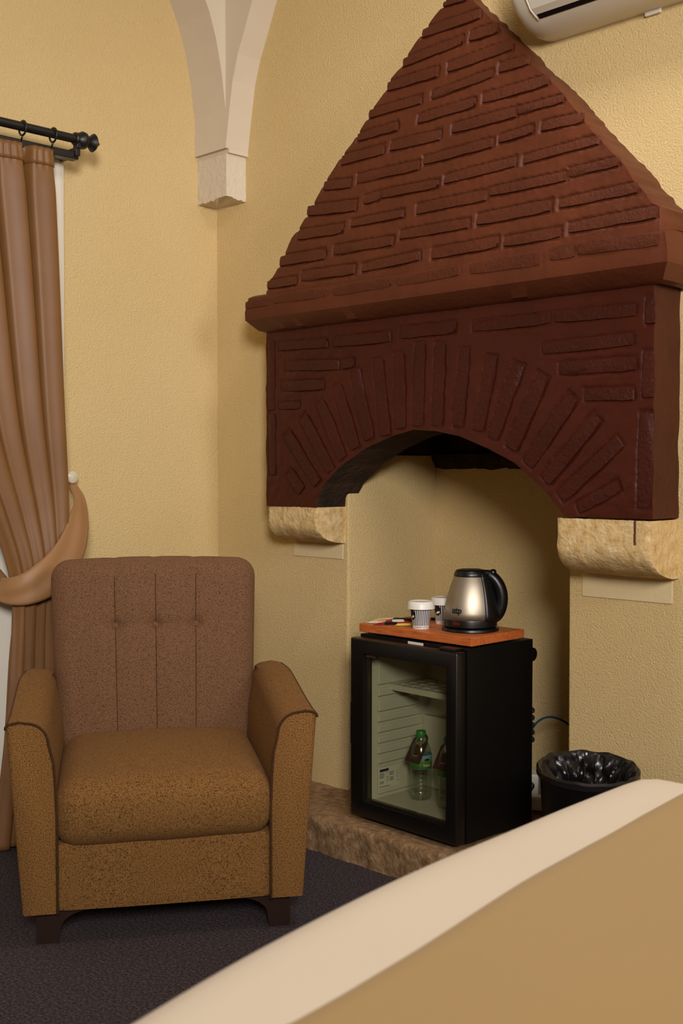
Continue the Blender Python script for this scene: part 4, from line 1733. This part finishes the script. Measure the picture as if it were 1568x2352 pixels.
# ------------------------------------------------------------------ bottles with neck tags
def make_bottle(px, py, label, group, tag_ang):
    zf = IZ0 + lt + 0.0005
    p = onz(px, py, zf)
    t = thing('water_bottle', label, 'bottle', (p.x, p.y, zf), YAW, group)
    prof = [(0.0, 0.004), (0.022, 0.0), (0.030, 0.004), (0.0325, 0.012), (0.0325, 0.030)]
    for k in range(6):
        z = 0.034 + 0.012 * k
        prof += [(0.0322, z), (0.0305, z + 0.004), (0.0322, z + 0.008)]
    prof += [(0.032, 0.108), (0.032, 0.135), (0.030, 0.148), (0.025, 0.163), (0.018, 0.175), (0.0135, 0.182), (0.0130, 0.190)]
    bm = bmesh.new()
    lathe(bm, prof, 32)
    obj('bottle_shell', bm, M['pet'], t, True)
    bm = bmesh.new()
    lathe(bm, [(0.0145, 0.186), (0.0150, 0.188), (0.0150, 0.204), (0.0135, 0.206), (0.0, 0.206)], 28)
    obj('cap', bm, M['green_cap'], t, True, 40)
    lm = NT('bottle_label_green')
    sp = lm.n('ShaderNodeSeparateXYZ')
    lm.l(lm.tc.outputs['Object'], sp.inputs[0])
    mr = lm.n('ShaderNodeMapRange')
    mr.inputs['From Min'].default_value = 0.095
    mr.inputs['From Max'].default_value = 0.137
    lm.l(sp.outputs['Z'], mr.inputs['Value'])
    lm.l(lm.ramp(mr.outputs[0], [(0.0, (60, 120, 130)), (0.08, (50, 96, 40)), (0.5, (74, 120, 50)), (0.7, (110, 150, 130)), (1.0, (100, 160, 190))]), lm.b.inputs['Base Color'])
    bm = bmesh.new()
    lathe(bm, [(0.0331, 0.095), (0.0331, 0.137)], 36)
    obj('bottle_label', bm, lm.m, t, True)
    text_mesh('Sabu', 0.013, lambda x, y: Vector((0.0336 * math.cos(math.radians(-62) + x / 0.0336), 0.0336 * math.sin(math.radians(-62) + x / 0.0336), 0.108 + y)), M['paper'], 'label_print', t)
    text_mesh('BEY', 0.011, lambda x, y: Vector((0.0336 * math.cos(math.radians(-97) - y / 0.0336), 0.0336 * math.sin(math.radians(-97) - y / 0.0336), 0.114 + x)), M['label_green'], 'label_print', t)
    bm = bmesh.new()
    ca = math.radians(-60)
    pts = [(0.009 * math.cos(a) * (1.2 if k % 2 else 0.9), 0.004 * math.sin(a)) for k, a in enumerate([2 * PI * k / 14 for k in range(14)])]
    bm.faces.new([bm.verts.new((0.0335 * math.cos(ca + x / 0.0335), 0.0335 * math.sin(ca + x / 0.0335), 0.124 + y)) for x, y in pts])
    obj('label_print', bm, M['black_ink'], t)
    # card tag hung over the neck, leaning forward
    tg = thing('neck_tag', label.replace('clear plastic water bottle with green cap', 'brown card tag on the bottle'), 'tag', (p.x, p.y, zf), YAW, 'bottle neck tags')
    oc, oi, n = [], [], 28
    bm = bmesh.new()
    oR, iR = 0.024, 0.0165
    HW = 0.028

    def tp(x, y):
        # tag plane: ring round the neck, the card falling towards the front-left
        d = Vector((math.cos(math.radians(tag_ang)), math.sin(math.radians(tag_ang)), 0))
        s = Vector((-d.y, d.x, 0))
        sl = math.radians(52)
        down = d * math.cos(sl) - Vector((0, 0, math.sin(sl)))
        return Vector((0, 0, 0.1765)) + s * x + down * y
    inner_, outer_ = [], []
    for k in range(n):
        a = 2 * PI * k / n
        inner_.append((iR * math.cos(a), iR * math.sin(a)))
        x, y = math.cos(a), math.sin(a)
        if y > 0:
            # square lower part
            m = max(abs(x) / HW, abs(y) / 0.072)
            xx, yy = x / m, y / m
            if abs(x) / HW >= abs(y) / 0.072:
                xx = math.copysign(HW, x)
            outer_.append((xx, yy))
        else:
            outer_.append((oR * x, oR * y))
    # exact lower corners
    best = [min(range(n), key=lambda k: (outer_[k][0] - cx_) ** 2 + (outer_[k][1] - 0.072) ** 2) for cx_ in (HW, -HW)]
    for k, cx_ in zip(best, (HW, -HW)):
        outer_[k] = (cx_, 0.072)
    iv = [bm.verts.new(tp(*q)) for q in inner_]
    ov = [bm.verts.new(tp(*q)) for q in outer_]
    for k in range(n):
        bm.faces.new((iv[k], ov[k], ov[(k + 1) % n], iv[(k + 1) % n]))
    bmesh.ops.recalc_face_normals(bm, faces=bm.faces)
    co_ = obj('card', bm, M['tag'], tg)
    sm_ = co_.modifiers.new('thick', 'SOLIDIFY')
    sm_.thickness = 0.0008
    bm = bmesh.new()
    nrm = (tp(1, 0) - tp(0, 0)).cross(tp(0, 1) - tp(0, 0)).normalized()
    if nrm.z < 0:
        nrm = -nrm
    rnd = random.Random(5)
    for k in range(6):
        yb_ = 0.030 + 0.0058 * k
        wv = rnd.uniform(0.008, 0.016)
        bm.faces.new([bm.verts.new(tp(x, y) + nrm * 0.0012) for x, y in ((-wv, yb_), (wv, yb_), (wv, yb_ + 0.0008), (-wv, yb_ + 0.0008))])
    obj('tag_print', bm, M['tag_ink'], tg)
    return t


make_bottle(966, 1834, 'clear plastic water bottle with green cap standing whole behind the fridge glass', 'water bottles in the fridge', -130)
make_bottle(1030, 1854, 'clear plastic water bottle with green cap half hidden by the fridge door frame', 'water bottles in the fridge', -130)

# ------------------------------------------------------------------ waste bin
bin_c = on_plane(1351, 1775, (0, -0.20, 0), (0, 1, 0))
BINX, BINY = bin_c.x - 0.030, -0.165
bin_t = thing('waste_bin', 'round black waste bin with a bin bag beside the fridge', 'bin', (BINX, BINY, HZ + 0.001))
RT, RB, BHt = 0.124, 0.098, 0.285
bm = bmesh.new()
lathe(bm, [(0.0, 0.0), (RB, 0.0), (RB + 0.002, 0.01), (RT - 0.006, BHt - 0.03), (RT - 0.001, BHt - 0.018), (RT + 0.002, BHt), (RT - 0.004, BHt), (RB - 0.004, 0.01), (0, 0.01)], 48)
bmesh.ops.recalc_face_normals(bm, faces=bm.faces)
obj('bucket', bm, M['black_matte'], bin_t, True, 40)


def bag(u, v):
    a = 2 * PI * u
    pr = [(0.0, RT + 0.0035, BHt - 0.016), (0.10, RT + 0.0035, BHt - 0.002), (0.18, RT - 0.001, BHt + 0.004), (0.26, RT - 0.008, BHt - 0.002), (0.6, RT - 0.025, BHt - 0.075), (1.0, RT - 0.050, BHt - 0.17)]
    r = interp([(q[0], q[1]) for q in pr], v)
    z = interp([(q[0], q[2]) for q in pr], v)
    k = min(1.0, max(0, v - 0.2) * 4)
    ca, sa = math.cos(a), math.sin(a)
    cr = -abs(nz((ca * 5 + v, sa * 5, v * 2.5), 1.3)) * 0.034 + 0.014 * nz((ca * 11 + 2 * v, sa * 11 - v, v * 5), 1.0)
    z += 0.005 * nz((ca * 4, sa * 4, 2), 1.0) * (1 if v > 0.05 else 0.3)
    r += cr * k
    return (r * ca, r * sa, z)


bm = bmesh.new()
grid(bm, 160, 40, bag, True)
obj('bin_bag', bm, M['bag'], bin_t, True, 18)
bin_t.rotation_euler = Matrix.Rotation(math.radians(5), 3, RGT).to_euler()
bin_t.location.z += 0.009

# ------------------------------------------------------------------ cables and power bits behind the fridge
c0, c1_, c2_ = ony(1214, 1690, 0.20), ony(1258, 1647, 0.30), ony(1312, 1670, 0.38)
pts = [ony(1195, 1740, 0.17), c0, ony(1232, 1660, 0.25), c1_, ony(1285, 1652, 0.34), c2_, ony(1345, 1705, 0.40)]
pts = [Vector((min(NX1 - 0.01, p.x), min(p.y, ND - 0.01), p.z)) for p in pts]
bm = bmesh.new()
tube(bm, [cr_pt(pts, k / 40) for k in range(41)], 0.0035, 8)
tag(obj('cable', bm, M['blue_cable'], None, True), 'thin blue cable arching behind the fridge', 'cable')
pp = onz(1236, 1835, HZ)
ps = thing('power_adapter', 'white power adapter on the hearth between fridge and bin', 'adapter', (*onz(1222, 1838, HZ).xy, HZ + 0.004), 0.5)
obj('adapter_body', boxm(-0.022, 0.022, -0.03, 0.03, 0, 0.085, 0.005), M['white_plastic'], ps)
bm = bmesh.new()
tube(bm, [cr_pt([Vector(q) for q in ((0.0, -0.028, 0.06), (0.01, -0.06, 0.055), (-0.02, -0.085, 0.02), (-0.06, -0.07, 0.008), (-0.07, -0.01, 0.006))], k / 24) for k in range(25)], 0.003, 8)
obj('lead', bm, M['black_plastic'], ps, True)
pb = thing('socket_strip', 'small white socket block on the hearth at the foot of the bin', 'socket', (*onz(1238, 1862, HZ).xy, HZ + 0.004), 0.5)
obj('block', boxm(-0.028, 0.028, -0.018, 0.018, 0, 0.042, 0.004), M['white_plastic'], pb)
obj('socket_face', boxm(-0.016, 0.016, -0.0195, -0.0175, 0.008, 0.034, 0.002), M['paper'], pb)

# ------------------------------------------------------------------ bed
BEDZ = 0.600
edge_px = [(315, 2352), (610, 2185), (780, 2095), (1000, 1985), (1200, 1893), (1350, 1830), (1450, 1797)]
bed = thing('bed', 'double bed with smooth white linen opposite the armchair', 'bed', (3.35, -1.65, 0))
BO = Vector((3.35, -1.65, 0))
EX = [(onz(a, b, BEDZ).y, onz(a, b, BEDZ).x) for a, b in edge_px]
EX.sort()
print('bed edge', [(round(a, 3), round(b, 3)) for a, b in EX])
FOOT, FAR, NEAR, HEAD = 2.195, -0.725, -2.50, 4.35


def sup(u):  # edge profile: 0 centre .. 1 rim
    return u


def duvet(u, v):
    # u: 0 foot skirt bottom -> 1 head ; v: 0 near skirt bottom -> 1 far skirt bottom
    def side(t, a, b):
        # returns position along the axis and drop
        R = 0.10
        k = 0.16
        if t < k:
            s = t / k
            if s < 0.5:
                return a, -0.38 + (0.38 - R) * (s / 0.5)
            an = (s - 0.5) / 0.5 * PI / 2
            return a + (1 - math.cos(an)) * R * (1 if b > a else -1), -R + R * math.sin(an)
        if t > 1 - k:
            x, d = side(1 - t, b, a)
            return x, d
        s = (t - k) / (1 - 2 * k)
        sg = 1 if b > a else -1
        return a + sg * R + (b - a - 2 * sg * R) * s, 0.0
    x, dx = side(u, FOOT, HEAD)
    y, dy = side(v, NEAR, FAR)
    z = BEDZ + min(dx, dy) + (max(dx, dy) * 0.3 if dx < 0 and dy < 0 else 0)
    z = max(z, 0.2)
    z += 0.006 * nz((x, y, 0), 3.0) * (1 if z > 0.5 else 0.3)
    if dx < 0 and dy < 0:            # round the plan corner
        cx_ = FOOT + 0.1 if u < 0.5 else HEAD - 0.1
        cy_ = NEAR + 0.1 if v < 0.5 else FAR - 0.1
        d = Vector((x - cx_, y - cy_))
        m = max(abs(d.x), abs(d.y))
        if d.length > 1e-6:
            d = d.normalized() * m
            x, y = cx_ + d.x, cy_ + d.y
    x += 0.12 * min(0.0, y + 0.95) ** 2 * max(0.0, 1 - (x - FOOT) / 1.0)
    return Vector((x, y, z)) - BO


bm = bmesh.new()
grid(bm, 90, 90, duvet)
obj('duvet', bm, M['sheet'], bed, True)
obj('bed_base', boxm(FOOT + 0.05 - BO.x, HEAD - 0.05 - BO.x, NEAR + 0.05 - BO.y, FAR - 0.05 - BO.y, 0.08, 0.40, 0.01), M['dark_wood'], bed)
for x in (FOOT + 0.12, HEAD - 0.12):
    for y in (NEAR + 0.12, FAR - 0.12):
        obj('leg', boxm(x - 0.03 - BO.x, x + 0.03 - BO.x, y - 0.03 - BO.y, y + 0.03 - BO.y, 0, 0.09, 0.004), M['dark_wood'], bed)
# throw
run_px = [(670, 2352), (800, 2280), (935, 2200), (1080, 2110), (1200, 2035), (1350, 1945), (1480, 1875), (1568, 1830)]
RUN = sorted((onz(a, b, BEDZ).y, onz(a, b, BEDZ).x) for a, b in run_px)
print('runner', [(round(a, 3), round(b, 3)) for a, b in RUN])


def throw(u, v):
    Y0, Y1 = NEAR - 0.010, FAR + 0.012
    R = 0.10
    y0 = Y0 + R
    y1 = Y1 - R
    arc = R * PI / 2
    tot = 0.2 + arc + (y1 - y0) + arc + 0.2
    s = v * tot
    if s < 0.2:
        y, z = Y0, BEDZ - R - (0.2 - s)
    elif s < 0.2 + arc:
        a = (s - 0.2) / R
        y, z = y0 - R * math.cos(a), BEDZ - R + R * math.sin(a)
    elif s < 0.2 + arc + (y1 - y0):
        y, z = y0 + s - 0.2 - arc, BEDZ
    elif s < tot - 0.2:
        a = (s - 0.2 - arc - (y1 - y0)) / R
        y, z = y1 + R * math.sin(a), BEDZ - R + R * math.cos(a)
    else:
        y, z = Y1, BEDZ - R - (s - tot + 0.2)
    xe = interp(RUN, y)
    x = xe + 0.70 * u
    z += 0.0085 + 0.006 * nz((x, min(max(y, y0), y1), 0), 3.0) * (1 if z > 0.5 else 0.3)
    if u < 0.02:
        z -= 0.005
    return (x, y, z)


bm = bmesh.new()
grid(bm, 50, 90, throw)
th = tag(obj('bed_throw', bm, M['runner'], None, True), 'tan throw spread across the white bed', 'throw')
print('knob', knob_w, 'kettle', kp, 'ac', acx, acz, 'chair', org, math.degrees(ang), half_leg, 'cornice', cxl, cxr, 'arch', arch[0], arch[-1], 'ztop', ztop, 'CTZ', CTZ, 'rod', rodz, ry, 'zlo', zlo, zb)
